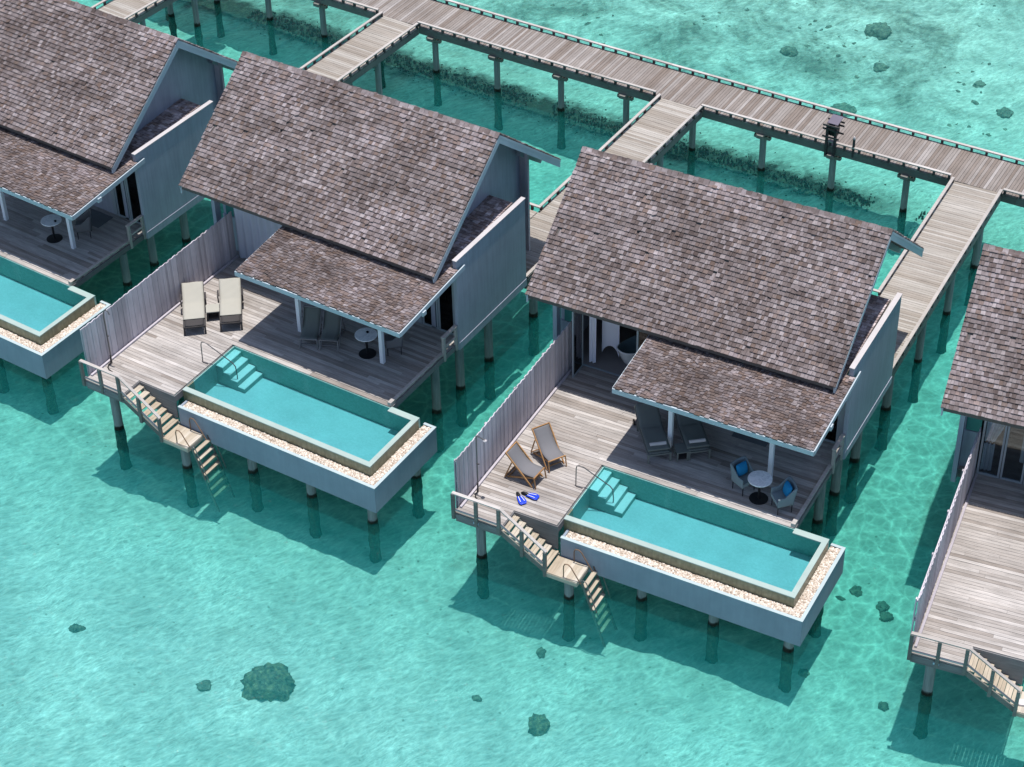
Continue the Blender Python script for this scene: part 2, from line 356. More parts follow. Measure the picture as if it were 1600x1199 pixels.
def seabed_mat():
    t = NT('sand_bed', .95, .1); P = t.coords((1,1,1), kind='World')
    a = t.noise(P, 1.4, 6, .65); b = t.noise(P, .35, 4, .6)
    c = t.ramp(a, [(.25,(.61,.60,.55)), (.5,(.68,.67,.62)), (.75,(.73,.72,.68))])
    sp = t.n('ShaderNodeTexVoronoi', i_Scale=2.6, i_Randomness=1.0); t.link(P, sp.inputs['Vector'])
    spots = t.math('MULTIPLY', t.mapr(sp.outputs['Distance'], .07, .13, 1, 0), t.math('GREATER_THAN', t.noise(P, .9, 2), .54))
    c = t.mix(t.math('MULTIPLY', spots, .55), c, (.14,.15,.11))
    # rubble and weed far out beyond the jetty
    sep = t.n('ShaderNodeSeparateXYZ'); t.link(P, sep.inputs[0])
    yy = t.math('ADD', sep.outputs[1], t.math('MULTIPLY', sep.outputs[0], -.10))
    far = t.math('MULTIPLY', t.mapr(yy, 26.5, 30.5, 0, 1), t.mapr(sep.outputs[0], 2, 8, 1, .25))
    rub = t.math('MULTIPLY', t.mapr(t.noise(P, .42, 8, .78, .5), .41, .60, 0, 1), far)
    c = t.mix(t.math('MULTIPLY', rub, .9), c, t.ramp(t.noise(P, 3, 4), [(.3,(.13,.13,.11)), (.7,(.32,.31,.26))]))
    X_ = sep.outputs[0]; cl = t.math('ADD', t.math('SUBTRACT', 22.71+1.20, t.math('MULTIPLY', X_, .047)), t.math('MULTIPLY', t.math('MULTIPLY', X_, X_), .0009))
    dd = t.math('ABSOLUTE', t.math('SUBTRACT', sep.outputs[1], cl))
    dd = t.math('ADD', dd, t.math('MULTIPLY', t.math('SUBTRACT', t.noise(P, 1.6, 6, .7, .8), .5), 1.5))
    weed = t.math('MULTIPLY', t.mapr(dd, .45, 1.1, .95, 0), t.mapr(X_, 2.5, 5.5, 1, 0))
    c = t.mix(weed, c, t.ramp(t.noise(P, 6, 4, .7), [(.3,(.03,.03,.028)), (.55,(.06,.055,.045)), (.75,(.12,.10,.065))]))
    t.color(t.mix(1.0, c, t.ramp(b, [(.3,(.97,)), (.7,(1.03,))]), 'MULTIPLY')); t.bump(a, .4, .06); return t.m
M['bed'] = seabed_mat()
def coral_mat(name, cols):
    t = NT(name, .95, .1); P = t.coords((1,1,1), kind='World'); a = t.noise(P, 7, 6, .7)
    t.color(t.ramp(a, [(.3, cols[0]), (.48, cols[1]), (.6, cols[2]), (.72, cols[3])])); t.bump(a, .8, .06); return t.m
M['coral'] = coral_mat('coral_rock', [(.03,.03,.028), (.16,.155,.13), (.30,.25,.15), (.45,.43,.36)])
M['reef'] = coral_mat('reef_coral', [(.10,.10,.085), (.20,.195,.165), (.28,.26,.20), (.36,.35,.30)])
M['weed'] = coral_mat('weed_rubble', [(.035,.035,.033), (.06,.06,.055), (.085,.08,.06), (.13,.115,.075)])

# ------------------------------------------------------------------ setting: sea bed and water
def spread(lo, hi, step, far):
    a = [lo+i*step for i in range(int((hi-lo)/step)+1)]; d = step; x = a[-1]; out = []
    while x < far: d *= 1.35; x += d; out.append(x)
    d = step; x = a[0]; left = []
    while x > -far: d *= 1.35; x -= d; left.append(x)
    return left[::-1]+a+out
xs = spread(-36, 19, .17, 600); ys = spread(-12, 42, .17, 600)
def bedz(x, y):
    z = BED + .09*mnoise.noise(Vector((x*.9, y*.9, 0))) + .09*mnoise.noise(Vector((x*2.4, y*2.4, 4))) + .05*mnoise.noise(Vector((x*4.2+y, y*5.2-x, 7))) + .12*mnoise.noise(Vector((x*.2, y*.2, 9)))
    if max(abs(x), abs(y)) > 80: z = BED
    return z
vv = [(x, y, bedz(x, y)) for y in ys for x in xs]; nx = len(xs)
ff = [(j*nx+i, j*nx+i+1, (j+1)*nx+i+1, (j+1)*nx+i) for j in range(len(ys)-1) for i in range(nx-1)]
me = bpy.data.meshes.new('seabed'); me.from_pydata(vv, [], ff); me.materials.append(M['bed'])
me.polygons.foreach_set('use_smooth', [True]*len(ff))
o = bpy.data.objects.new('seabed', me); col.objects.link(o); o['kind'] = 'structure'; o['label'] = 'pale sandy lagoon bed seen through the clear water'
me = bpy.data.meshes.new('sea_water'); S = 600
me.from_pydata([(-S,-S,SEA),(S,-S,SEA),(S,S,SEA),(-S,S,SEA)], [], [(0,1,2,3)]); me.materials.append(M['sea'])
o = bpy.data.objects.new('sea_water', me); col.objects.link(o); o['kind'] = 'structure'; o['label'] = 'clear turquoise lagoon water rippling around the villas'

# ------------------------------------------------------------------ generic pieces
def boards(b, u0, u1, v0, v1, axis='u', pitch=.118, gap=.008, z1=0.0, th=.028, seed=1, lmin=1.6, lmax=3.8):
    rnd = random.Random(seed)
    b.mi = 1; b.box(u0+.006, u1-.006, v0+.006, v1-.006, z1-th-.012, z1-th-.006); b.mi = 0  # added sheet below the boards, keeps sun from slipping through the gaps
    if axis == 'u':
        n = max(1, round((v1-v0)/pitch)); p = (v1-v0)/n
        for i in range(n):
            u = u0
            first = rnd.uniform(.4, lmax)
            while u < u1-.01:
                L = first if u == u0 else rnd.uniform(lmin, lmax); e = min(u1, u+L)
                if u1-e < .35: e = u1
                dz = rnd.uniform(-.0025, .0025)
                b.box(u+.002, e-.002, v0+i*p+gap/2, v0+(i+1)*p-gap/2, z1-th+dz, z1+dz); u = e
    else:
        n = max(1, round((u1-u0)/pitch)); p = (u1-u0)/n
        for i in range(n):
            dz = rnd.uniform(-.0025, .0025); e = rnd.uniform(-.006, .006)
            b.box(u0+i*p+gap/2, u0+(i+1)*p-gap/2, v0+e, v1+e, z1-th+dz, z1+dz)
def shingles(b, u0, u1, v0, z0, v1, z1, expo, wmin, wmax, th=.022, seed=3, ragged=.012):
    """courses from the eave (v0, z0) up to (v1, z1)"""
    rnd = random.Random(seed); d = Vector((0, v1-v0, z1-z0)); L = d.length; d /= L
    nrm = Vector((1,0,0)).cross(d)
    if nrm.z < 0: nrm = -nrm
    n = int(round(L/expo)); ex = L/n; o = Vector((0, v0, z0))
    for i in range(n):
        u = u0 + (rnd.uniform(-.5, 0)*wmax); s0 = i*ex
        while u < u1-.01:
            w = rnd.uniform(wmin, wmax); a = max(u, u0)+.003; e = min(u+w, u1)-.003; u += w
            if e-a < .02: continue
            j = rnd.gauss(0, ragged); h = th*rnd.uniform(.8, 1.25); k = rnd.uniform(-.003, .003); t2 = rnd.uniform(-.002, .002)
            lo = s0+j-.014; hi = min(s0+ex*1.5, L)
            if rnd.random() < .012: h += .02; t2 = rnd.uniform(-.03, .03); lo -= rnd.uniform(0, .03)
            if rnd.random() < .004: continue
            def P(uu, ss, hh): q = o + d*ss + nrm*hh; return (uu, q.y, q.z)
            b.hexa([P(a, lo+t2, .002), P(e, lo-t2, .002), P(e, hi, .0), P(a, hi, .0), P(a, lo+t2, .010+h+k), P(e, lo-t2, .010+h-k), P(e, hi, .004), P(a, hi, .004)])
def pile_fn(r, z0, z1, cap=True):
    def f(b):
        b.lathe([(r*1.12, z0), (r*1.10, SEA+.02), (r*1.04, SEA+.12), (r, SEA+.2), (r, z1-.12)], n=18)
        if cap: b.box(-r*1.25, r*1.25, -r*1.25, r*1.25, z1-.12, z1)
    return f
def add_pile(parent, u, v, r, ztop, name='pile'):
    # parent frames differ a little in height; keep the foot in the sand
    zp = parent.location.z
    key = ('pile', round(r, 3), round(ztop, 2), round(zp, 3))
    def f(b):
        n = 18; prof = []; z = BED-.4
        while z < SEA-.02: prof.append((r*1.12, z-zp)); z += .09
        prof += [(r*1.06, SEA+.06-zp), (r*1.02, SEA+.14-zp), (r, SEA+.2-zp), (r, (ztop+SEA-zp)/2), (r*1.0, ztop)]
        k0 = len(b.v); b.lathe(prof, n=n)
        for k in range(k0, len(b.v)):
            x, y_, z_ = b.v[k]; d = SEA+.02-zp-z_
            if d > 0:
                a = math.atan2(y_, x); w = 1+min(1, d/.25)*(.30*mnoise.noise(Vector((math.cos(a)*1.3+r*50, math.sin(a)*1.3, z_*3.2))) + .16*mnoise.noise(Vector((math.cos(a)*3, math.sin(a)*3+zp, z_*8)))) + (.35*max(0, d-(SEA-BED)+.35))
                b.v[k] = (x*w, y_*w, z_)
    p = obj(name, f, M['pile'], parent, key); p.location = (u, -v, 0)
    return p

# ------------------------------------------------------------------ villa
UL, UR, VR, ZR, VE, ZE = -0.96, 8.35, -9.76, 5.74, -6.17, 2.95
VB, ZB = -13.10, 3.0
SL = (ZR-ZE)/(VE-VR)
WF, WB, GU, HL = -7.27, -12.2, 7.5, -.56      # front wall, back wall, right gable wall, left wall
def under(v): return ZR - .26 - SL*abs(v-VR)
PU0, PU1, PV0, PZ0, PV1, PZ1 = 2.84, 8.62, -3.94, 2.50, -6.75, 2.735
def f_main_roof(b):
    b.mi = 1
    b.hexa([(UL,VE,ZE-.16),(UR-.02,VE,ZE-.16),(UR-.02,VR,ZR-.16),(UL,VR,ZR-.16),(UL,VE,ZE),(UR-.02,VE,ZE),(UR-.02,VR,ZR),(UL,VR,ZR)])
    b.hexa([(UL,VB,ZB-.16),(UR-.02,VB,ZB-.16),(UR-.02,VR-.001,ZR-.16),(UL,VR-.001,ZR-.16),(UL,VB,ZB),(UR-.02,VB,ZB),(UR-.02,VR-.001,ZR),(UL,VR-.001,ZR)])
    b.mi = 0
    shingles(b, UL-.03, UR, VE+.03, ZE-.02, VR, ZR, .134, .06, .155, .046, 3, .004)
    shingles(b, UL-.03, UR, VB-.03, ZB-.02, VR, ZR, .134, .06, .155, .046, 5, .004)
def f_ridge(b):
    rnd = random.Random(8); u = UL-.04
    while u < UR-.05:
        w = rnd.uniform(.13, .2); e = min(u+w, UR+.01)
        for sgn in (1, -1):
            L = .17; dv = sgn*L/math.hypot(1, SL); dz = -L*SL/math.hypot(1, SL); h = .045+rnd.uniform(-.006, .012)
            b.hexa([(u+.004,VR,ZR+.008),(e-.004,VR,ZR+.008),(e-.004,VR+dv,ZR+dz+.012),(u+.004,VR+dv,ZR+dz+.012),
                    (u+.004,VR,ZR+h),(e-.004,VR,ZR+h),(e-.004,VR+dv,ZR+dz+h),(u+.004,VR+dv,ZR+dz+h)])
        u += w
def f_bargeboard(side):
    def f(b):
        u0, u1 = (UR-.06, UR-.015) if side > 0 else (UL-.005, UL+.04)
        for v0, z0 in ((VE+.03, ZE), (VB-.05, ZB)):
            b.prism([(u0,v0,z0-.30),(u0,v0,z0-.015),(u0,VR,ZR-.015),(u0,VR,ZR-.30)], (u1-u0,0,0))
            b.prism([(u0+.012 if side > 0 else u0-.02,v0,z0-.10),(u0+.012 if side > 0 else u0-.02,v0,z0-.02),(u0+.012 if side > 0 else u0-.02,VR,ZR-.02),(u0+.012 if side > 0 else u0-.02,VR,ZR-.10)], (.05,0,0))
    return f
def f_porch_roof(b):
    b.mi = 1
    b.hexa([(PU0,PV0-.02,PZ0-.07),(PU1,PV0-.02,PZ0-.07),(PU1,PV1,PZ1-.07),(PU0,PV1,PZ1-.07),(PU0,PV0-.02,PZ0),(PU1,PV0-.02,PZ0),(PU1,PV1,PZ1),(PU0,PV1,PZ1)])
    b.mi = 0
    shingles(b, PU0-.01, PU1, PV0+.01, PZ0, PV1, PZ1, .105, .06, .16, .026, 11, .018)
def f_side_roof(b):
    zb = PZ1+.26
    b.mi = 1
    b.hexa([(GU,PV1,PZ1-.07),(PU1-.28,PV1,PZ1-.07),(PU1-.28,-10.4,zb-.07),(GU,-10.4,zb-.07),(GU,PV1,PZ1),(PU1-.28,PV1,PZ1),(PU1-.28,-10.4,zb),(GU,-10.4,zb)])
    b.mi = 0
    shingles(b, GU, PU1-.29, PV1, PZ1, -10.4, zb, .12, .08, .18, .022, 12, .02)
    shingles(b, PU1-.29, PU1, PV1, PZ1, -6.97, PZ1+.02, .12, .08, .15, .022, 13, .03)
def f_gap_shade(b): b.box(PU0, GU, PV1-.06, PV1-.004, PZ1-.10, PZ1+.45)  # near-black sheet behind the porch roof, paints the shade under the main eave
def f_porch_fascia(b):
    b.box(PU0-.02, PU1+.02, PV0-.01, PV0+.04, PZ0-.16, PZ0-.01)
    for u in (PU0-.035, PU1):
        b.prism([(u,PV0-.01,PZ0-.16),(u,PV0-.01,PZ0-.005),(u,WF,PZ1+.04),(u,WF,PZ1-.12)], (.035,0,0))
    b.box(PU0+.15, PU1-.15, -5.2, -5.02, PZ0-.06, PZ0+.01)
    b.box(PU1-.06, PU1+.07, -5.19, -5.03, PZ0-.14, PZ0+.0)
def f_gable(b):
    b.prism([(GU,WF,-.02),(GU,WF,under(WF)),(GU,VR,under(VR)),(GU,WB,under(WB)),(GU,WB,-.02)], (-.14,0,0))
def f_gable_open(b):
    b.prism([(GU,WF,-.02),(GU,WF,under(WF)),(GU,-8.8,under(-8.8)),(GU,-9.3,3.1),(GU,-11.1,3.1),(GU,-11.1,-.02)], (-.14,0,0))
    b.prism([(6.0,-9.76,-.02),(6.0,-9.76,under(-9.8)),(6.0,VR,under(VR)),(6.0,WB,under(WB)),(6.0,WB,-.02)], (-.12,0,0))
def f_left_wall(b):
    b.prism([(HL,-7.5,-.02),(HL,-7.5,under(-7.5)),(HL,VR,under(VR)),(HL,WB,under(WB)),(HL,WB,-.02)], (.12,0,0))
def f_back_open(b):
    b.box(HL+.12, 5.88, WB, WB+.14, -.02, under(WB)); b.box(HL+.12, GU-.14, -9.75, -9.62, -.02, under(-9.7))
def f_back_wall(b):
    b.box(HL+.12, GU-.14, WB, WB+.14, -.02, under(WB)); 
    b.box(HL+.12, GU-.14, -9.75, -9.62, -.02, under(-9.7))
def f_front_wall(b):
    b.box(2.62, 7.0, WF-.14, WF, -.02, 2.60); b.box(HL+.12, GU-.14, WF-.14, WF-.01, 2.43, under(WF-.1))
    b.box(HL, HL+.13, -7.22, -6.98, -.25, 2.62); b.box(HL, 0.0, -7.5, -7.44, -.25, 1.28)
def f_side_wall(b):
    b.box(8.42, 8.54, -10.75, -6.98, .06, 3.0); b.box(8.40, 8.555, -10.755, -6.975, -.2, .058)
def f_wall_cap(b): b.box(8.405, 8.555, -10.765, -6.965, 3.0, 3.035)
def f_fin(b):
    for i in range(3): b.box(GU+.002+i*.1, GU+.098+i*.1, WB+.0, WB+.09, -.02, under(WB)+.02-.0*i)
def f_deck(b):
    boards(b, 0.02, 2.72, -3.54, -.79, seed=21); boards(b, 0.02, 1.42, -.79, -.0, seed=22)
    boards(b, 0.02, 8.40, WF, -3.70, seed=23); b.box(0.02, 5.55, -3.69, -3.54, -.028, .001); b.box(5.555, 8.40, -3.69, -3.54, -.028, -.0005)
def f_deck_frame(b):
    b.box(0.0, 1.44, -.03, .012, -.22, -.032); b.box(1.40, 1.44, -.79, -.035, -.30, -.032); b.box(1.445, 2.76, -.80, -.765, -.85, -.032)
    b.box(2.725, 2.76, -3.5, -.805, -.25, -.032); b.box(.03, 1.39, -.2, -.04, -.34, -.225)
    b.box(0, .04, WF, -.035, -.25, -.032)
    for v in (-2.1, -3.45, -4.4, -5.6, -7.0): b.box(.06, 2.6 if v > -3.5 else 8.36, v-.07, v+.07, -.26, -.034)
    b.box(8.41, 8.45, -6.98, -3.58, -.20, -.02); b.box(HL, GU, WB, WF-.03, -.30, -.022)
def f_kerb(b):
    b.box(8.33, 8.43, -6.35, -3.66, .055, .10)
    for i in range(6):
        v = -6.2+i*.49; b.box(8.345, 8.415, v-.09, v+.09, .001, .054)
    b.box(8.31, 8.43, -3.80, -3.56, .004, .12)
def f_rail(b):
    b.bar((-.03,.0,.70), (1.43,.0,.70), .10, .035); b.bar((.0,.0,.105), (1.40,.0,.105), .05, .04)
def f_rail_posts(b):
    for u in (.0, .70, 1.39): b.box(u-.045, u+.045, -.045+.03, .045+.02, -.2, .68)
def f_side_rail(b):
    for v in (-6.30, -6.94): b.box(8.40, 8.49, v-.04, v+.04, -.2, .66)
    b.box(8.385, 8.505, -6.97, -6.24, .66, .70); b.box(8.42, 8.47, -6.90, -6.34, .26, .31)
def f_room_floor(b): b.box(HL+.12, GU-.14, -9.62, WF-.0, -.021, -.004)
def door(parent, key, u0, u1, mats_curt=None, v=WF, z1=2.40):
    def fr(b):
        w = .055
        for a, c in ((u0, u0+w), (u1-w, u1)): b.box(a, c, v-.05, v, 0.0, z1)
        b.box(u0+w, u1-w, v-.05, v, 0.0, w); b.box(u0+w, u1-w, v-.05, v, z1-w, z1)
    d = obj('glass_door', fr, M['frame'], parent, ('door', u0, u1, v))
    obj('pane', lambda b: b.box(u0+.056, u1-.056, v-.032, v-.022, .056, z1-.056), M['glass'], d, ('pane', u0, u1, v))
    return d
def sheet(b, u0, u1, v, z0, z1, folds=5, amp=.05, arch=0.0, gather=0.0):
    def f(s, t_):
        zb = z0 + arch*math.sin(math.pi*s)**.7
        z = zb + (z1-zb)*t_
        g = 1 - gather*math.exp(-((z-1.0)/.5)**2); uu = u0 + (u1-u0)*(s*g + (0 if gather >= 0 else 0))
        return (uu, v + amp*math.sin(s*folds*2*math.pi)*(.6+.4*t_), z)
    b.grid(f, folds*8, 16, True)

VG = 'shingle roofed villas in a row over the lagoon'
def villa(fr, label, kind):
    t = thing('overwater_villa', label, 'villa', fr, group=VG)
    rf = obj('roof', f_main_roof, [M['shingle'], M['soffit']], t, 'mainroof')
    obj('ridge_cap', f_ridge, M['shingle'], rf, 'ridge')
    obj('bargeboard', f_bargeboard(1), M['paint_light'], rf, 'barge1'); obj('bargeboard', f_bargeboard(-1), M['paint_light'], rf, 'barge2')
    pr = obj('porch_roof', f_porch_roof, [M['shingle_porch'], M['soffit']], t, 'porch')
    obj('fascia', f_porch_fascia, M['paint_light'], pr, 'pfascia'); obj('eave_gap_shade', f_gap_shade, M['gap_shade_paint'], pr, 'gap_shade')
    obj('entry_roof', f_side_roof, [M['shingle_entry'], M['soffit']], t, 'siderf')
    obj('gable_wall', f_gable_open if fr == 'C' else f_gable, M['paint'], t, 'gableC' if fr == 'C' else 'gable'); obj('gable_wall', f_left_wall, M['paint'], t, 'lwall')
    obj('back_wall', f_back_open if fr == 'C' else f_back_wall, M['brown_panel'], t, 'bwallC' if fr == 'C' else 'bwall'); obj('front_wall', f_front_wall, M['paint'], t, 'fwall')
    sw = obj('side_wall', f_side_wall, M['paint'], t, 'swall'); obj('wall_cap', f_wall_cap, M['cap'], sw, 'scap')
    (fr != 'C') and obj('fin_wall', f_fin, M['fence'], t, 'fin')
    obj('eave_beam', lambda b: b.bar((GU+.12,-11.9,under(-11.9)-.10), (GU+.12,-13.12,under(-13.12)-.10), .14, .2), M['frame'], t, 'ebeam')
    obj('frosted_window', lambda b: b.box(HL+.14, -.02, -7.49, -7.455, 1.3, 2.5), M['frosted'], t, 'frost')
    dk = obj('deck', f_deck, [M['deck'], M['dark_wood']], t, 'deck'); obj('deck_frame', f_deck_frame, M['joist'], dk, 'dframe'); obj('kerb', f_kerb, M['rail_wood'], dk, 'kerb')
    rl = obj('deck_rail', f_rail, M['rail_wood'], t, 'drail'); [setattr(obj('rail_post', lambda b: b.box(-.045, .045, -.015, .065, -.2, .68), M['beam'], rl, 'drpost'), 'location', (u, 0, 0)) for u in (.0, .70, 1.39)]
    obj('side_rail', f_side_rail, M['rail_wood'], t, 'siderail')
    obj('room_floor', f_room_floor, M['floor'], t, 'rfloor')
    for u in (4.07, 7.07):
        p = obj('porch_post', lambda b: b.box(-.06,.06,-.06,.06,.001,PZ0-.06), M['post_paint'], t, 'post'); p.location = (u, 5.11, 0)
    pl = obj('number_plate', lambda b: b.box(.60,.76,.013,.022,-.16,-.09), M['sign'], t, 'plate')
    def mk(b):
        for u in (.625, .665): b.box(u, u+.012, .0225, .026, -.145, -.105)
        b.box(.70,.735,.0225,.026,-.145,-.135); b.box(.70,.712,.0225,.026,-.134,-.105); b.box(.724,.735,.0225,.026,-.134,-.105)
    obj('plate_mark', mk, M['sign_mark'], pl, 'platemk')
    # doors
    if kind != 'open':
        for u0, u1 in ((.06,.68),(.70,1.32),(1.34,1.96),(1.98,2.60)): door(t, 'd', u0, u1)
    else:
        for u0, u1 in ((1.98,2.60),): door(t, 'd', u0, u1)
        def folded(b):
            for a, c in ((-6.66,-6.605),(-7.26,-7.205)): b.box(.25,.29,a,c,.0,2.4)
            b.box(.25,.29,-7.205,-6.66,.0,.055); b.box(.25,.29,-7.205,-6.66,2.345,2.4)
        d = obj('glass_door', folded, M['frame'], t); d['label'] = 'folded open glass door panel'
        obj('pane', lambda b: b.box(.265,.275,-7.204,-6.661,.056,2.344), M['glass'], d)
        def jamb(b): b.box(.02,.1,WF-.06,WF,0,2.4); b.box(.1,2.0,WF-.05,WF,-.003,.02)
        obj('door_frame', jamb, M['frame'], t)
    for u0, u1 in ((7.03,7.60),(7.62,8.20)): door(t, 'd', u0, u1)
    obj('door_frame', lambda b: (b.box(6.85,7.01,WF-.08,WF+.01,0,2.6), b.box(8.21,8.345,WF-.08,WF+.02,0,2.7)), M['frame'], t, 'jamb')
    obj('inner_wall', lambda b: b.box(7.51,8.35,-8.3,-8.22,-.02,2.6), M['brown_panel'], t, 'innerw')
    # curtains
    if kind == 'closed':
        obj('curtain', lambda b: sheet(b, .16, 2.80, WF+.09, .03, 2.36, 9, .05), M['curtain_blue'], t)['label'] = 'drawn grey blue curtain'
    elif kind == 'open':
        obj('curtain', lambda b: sheet(b, .38, .60, WF-.2, .04, 2.38, 2, .06), M['curtain'], t)['label'] = 'gathered white curtain strip'
        obj('curtain', lambda b: sheet(b, .56, 1.12, -7.95, .10, 2.38, 1, .03, .34), M['curtain'], t)['label'] = 'white curtain draped in an arch'
    else:
        obj('curtain', lambda b: (sheet(b, .12, .42, WF-.18, .04, 1.0, 3, .04), sheet(b, .12, .62, WF-.19, 1.06, 2.38, 3, .05, 0, .45)), M['curtain'], t)['label'] = 'white curtain tied back at mid height'
        obj('curtain', lambda b: sheet(b, 1.12, 1.9, WF-.25, .55, 2.38, 3, .04), M['curtain'], t)['label'] = 'sheer white curtain'
    # piles
    for (u, v) in ((.5,-.55), (8.25,-6.05), (8.25,-7.36), (8.25,-8.97), (8.25,-11.6), (.3,-3.6), (.3,-6.9), (3.9,-4.8), (-.1,-11.5)):
        add_pile(t, u, v, .135, -.30)
    return t

VL = {'A': ('grey shingled villa at the left edge, its pool end cut by the frame', 'closed'),
      'B': ('shingle roofed villa with two cream loungers sunning on its deck', 'closed'),
      'C': ('shingle roofed villa with doors folded open and blue fins on its deck', 'open'),
      'D': ('shingle roofed villa at the right edge with bare deck and clear glass doors', 'glass')}
for k in 'ABCD': villa(k, *VL[k])

# ------------------------------------------------------------------ fences
def f_fence(b):
    rnd = random.Random(5); v = -.26; i = 0
    while v > -7.16:
        w = rnd.uniform(.105, .125); uo = .012 if i % 2 else -.004
        b.box(uo-.014, uo+.014, v-w, v+.012, -.05, 1.685+rnd.uniform(-.012, .012)); v -= w; i += 1
def f_fence_rails(b):
    for z in (.16, .85, 1.5): b.box(-.055, -.019, -7.15, -.28, z, z+.07)
    for v in (-.30, -2.0, -3.7, -5.4): b.box(-.09, -.056, v-.04, v+.04, -.2, 1.62)
def f_fence_base(b): b.box(.055, .12, -7.2, -.22, .004, .06)
FL = {'A': 'silvered board privacy fence hidden left of the villa at the left edge', 'B': 'silvered board fence beside the deck with two cream loungers',
      'C': 'silvered board fence beside the deck with two wooden deckchairs', 'D': 'silvered board fence beside the bare deck at the right edge'}
for k in 'BCD':
    t = thing('privacy_fence', FL[k], 'fence', k, group='board fences between the villa decks')
    obj('board_panel', f_fence, M['fence'], t, 'fboards'); obj('fence_rail', f_fence_rails, M['fence'], t, 'frails'); obj('base_rail', f_fence_base, M['fence'], t, 'fbase')

# ------------------------------------------------------------------ pools
RO_L, RO_R, RO_F, RI_F, RI_R, PB = 2.80, 9.40, -1.12, -1.28, 9.26, -3.50
def f_basin(b):
    zb = -.98; zf = -.80
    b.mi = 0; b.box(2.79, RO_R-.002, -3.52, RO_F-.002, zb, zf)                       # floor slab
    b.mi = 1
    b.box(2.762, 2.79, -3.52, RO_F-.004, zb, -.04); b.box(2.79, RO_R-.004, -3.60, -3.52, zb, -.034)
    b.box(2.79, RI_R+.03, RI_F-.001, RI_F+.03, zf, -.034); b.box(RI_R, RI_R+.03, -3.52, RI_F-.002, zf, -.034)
    b.mi = 0
def f_poolside(b):
    b.box(2.80, RO_R, RI_F+.032, RO_F, -.6, -.034); b.box(RI_R+.032, RO_R, -3.52, RI_F+.03, -.6, -.034)
    b.box(2.763, 2.80, -1.6, RO_F-.001, -.6, -.034)
def f_rim(b):
    b.box(2.765, RO_R+.012, RI_F, RO_F+.012, -.033, -.004); b.box(RI_R, RO_R+.012, -3.56, RI_F-.001, -.033, -.004)
    b.box(8.44, RI_R-.001, -3.56, -3.36, -.033, -.004)
BL, BR_, BF, BB, BT, BBt = 2.86, 9.80, -.73, -3.80, -.34, -1.26
def f_box(b):
    w = .07
    b.box(BL, BR_, BF-w, BF, BBt, BT-.021); b.box(BR_-w, BR_, BB, BF-w-.001, BBt, BT-.021); b.box(BL, BL+w, -1.6, BF-w-.001, BBt, BT-.021)
    b.box(RO_R, BR_-w-.001, BB, BB+w, BBt, BT-.021); b.box(BL+w+.001, BR_-w-.001, BB+w, BF-w-.001, BBt, -.99)
    b.box(BL+w+.001, BR_-w-.001, RO_F+.002, BF-w-.001, -.7, -.45); b.box(RO_R+.002, BR_-w-.001, BB+w+.001, RO_F+.001, -.7, -.45)
def f_boxlip(b):
    w = .085
    b.box(BL-.008, BR_+.01, BF-w, BF+.01, BT-.02, BT); b.box(BR_-w, BR_+.01, BB-.005, BF-w-.001, BT-.02, BT); b.box(RO_R+.01, BR_-w-.001, BB-.005, BB+w, BT-.02, BT)
def f_pebbles(b):
    rnd = random.Random(4)
    def patch(u0, u1, v0, v1, n):
        for _ in range(n):
            u = rnd.uniform(u0, u1); v = rnd.uniform(v0, v1); r = rnd.uniform(.018, .036); z = -.40+rnd.uniform(0, .035)
            a = rnd.uniform(0, 3.14); ca, sa = math.cos(a), math.sin(a); rx, ry, rz = r*rnd.uniform(.9,1.5), r, r*rnd.uniform(.5,.8)
            pts = []
            for k in range(6):
                th_ = k*math.pi/3; x_, y_ = rx*math.cos(th_), ry*math.sin(th_); pts.append((u+x_*ca-y_*sa, v+x_*sa+y_*ca, z))
            top = [(u+(p[0]-u)*.55, v+(p[1]-v)*.55, z+rz) for p in pts]
            b._add(pts+top, [(i,(i+1)%6,6+(i+1)%6,6+i) for i in range(6)]+[(6,7,8,9,10,11)], False)
    patch(BL+.1, BR_-.1, RO_F+.03, BF-.10, 4200); patch(RO_R+.04, BR_-.1, BB+.1, RO_F+.03, 1700)
    b.box(BL+.072, BR_-.072, RO_F+.004, BF-.072, -.449, -.405); b.box(RO_R+.004, BR_-.072, BB+.072, RO_F+.003, -.449, -.405)
def f_steps(b):
    for i, z in enumerate((-.13,-.30,-.47,-.64)):
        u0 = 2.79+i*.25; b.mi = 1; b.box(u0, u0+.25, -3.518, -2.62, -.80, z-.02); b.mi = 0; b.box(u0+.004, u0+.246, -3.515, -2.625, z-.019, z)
def f_handrail(b):
    p = [(2.46,-2.44,.0),(2.46,-2.46,.60),(2.48,-2.47,.70),(2.56,-2.48,.73),(2.66,-2.50,.70),(3.36,-2.72,.12),(3.44,-2.74,.0),(3.46,-2.75,-.35),(3.44,-2.75,-.6)]
    b.tube(p, .016, 8); b.tube([(2.46,-2.44,.005),(2.50,-2.40,.02),(2.68,-2.41,.02)], .014, 8)
def f_pwater(b): b.box(2.792, RI_R-.002, -3.518, RI_F-.002, -.0415, -.0405)
PLB = {'A': 'plunge pool cut by the left edge of the photo', 'B': 'long turquoise plunge pool beside the deck with two cream loungers', 'C': 'long turquoise plunge pool beside the deck with blue fins'}
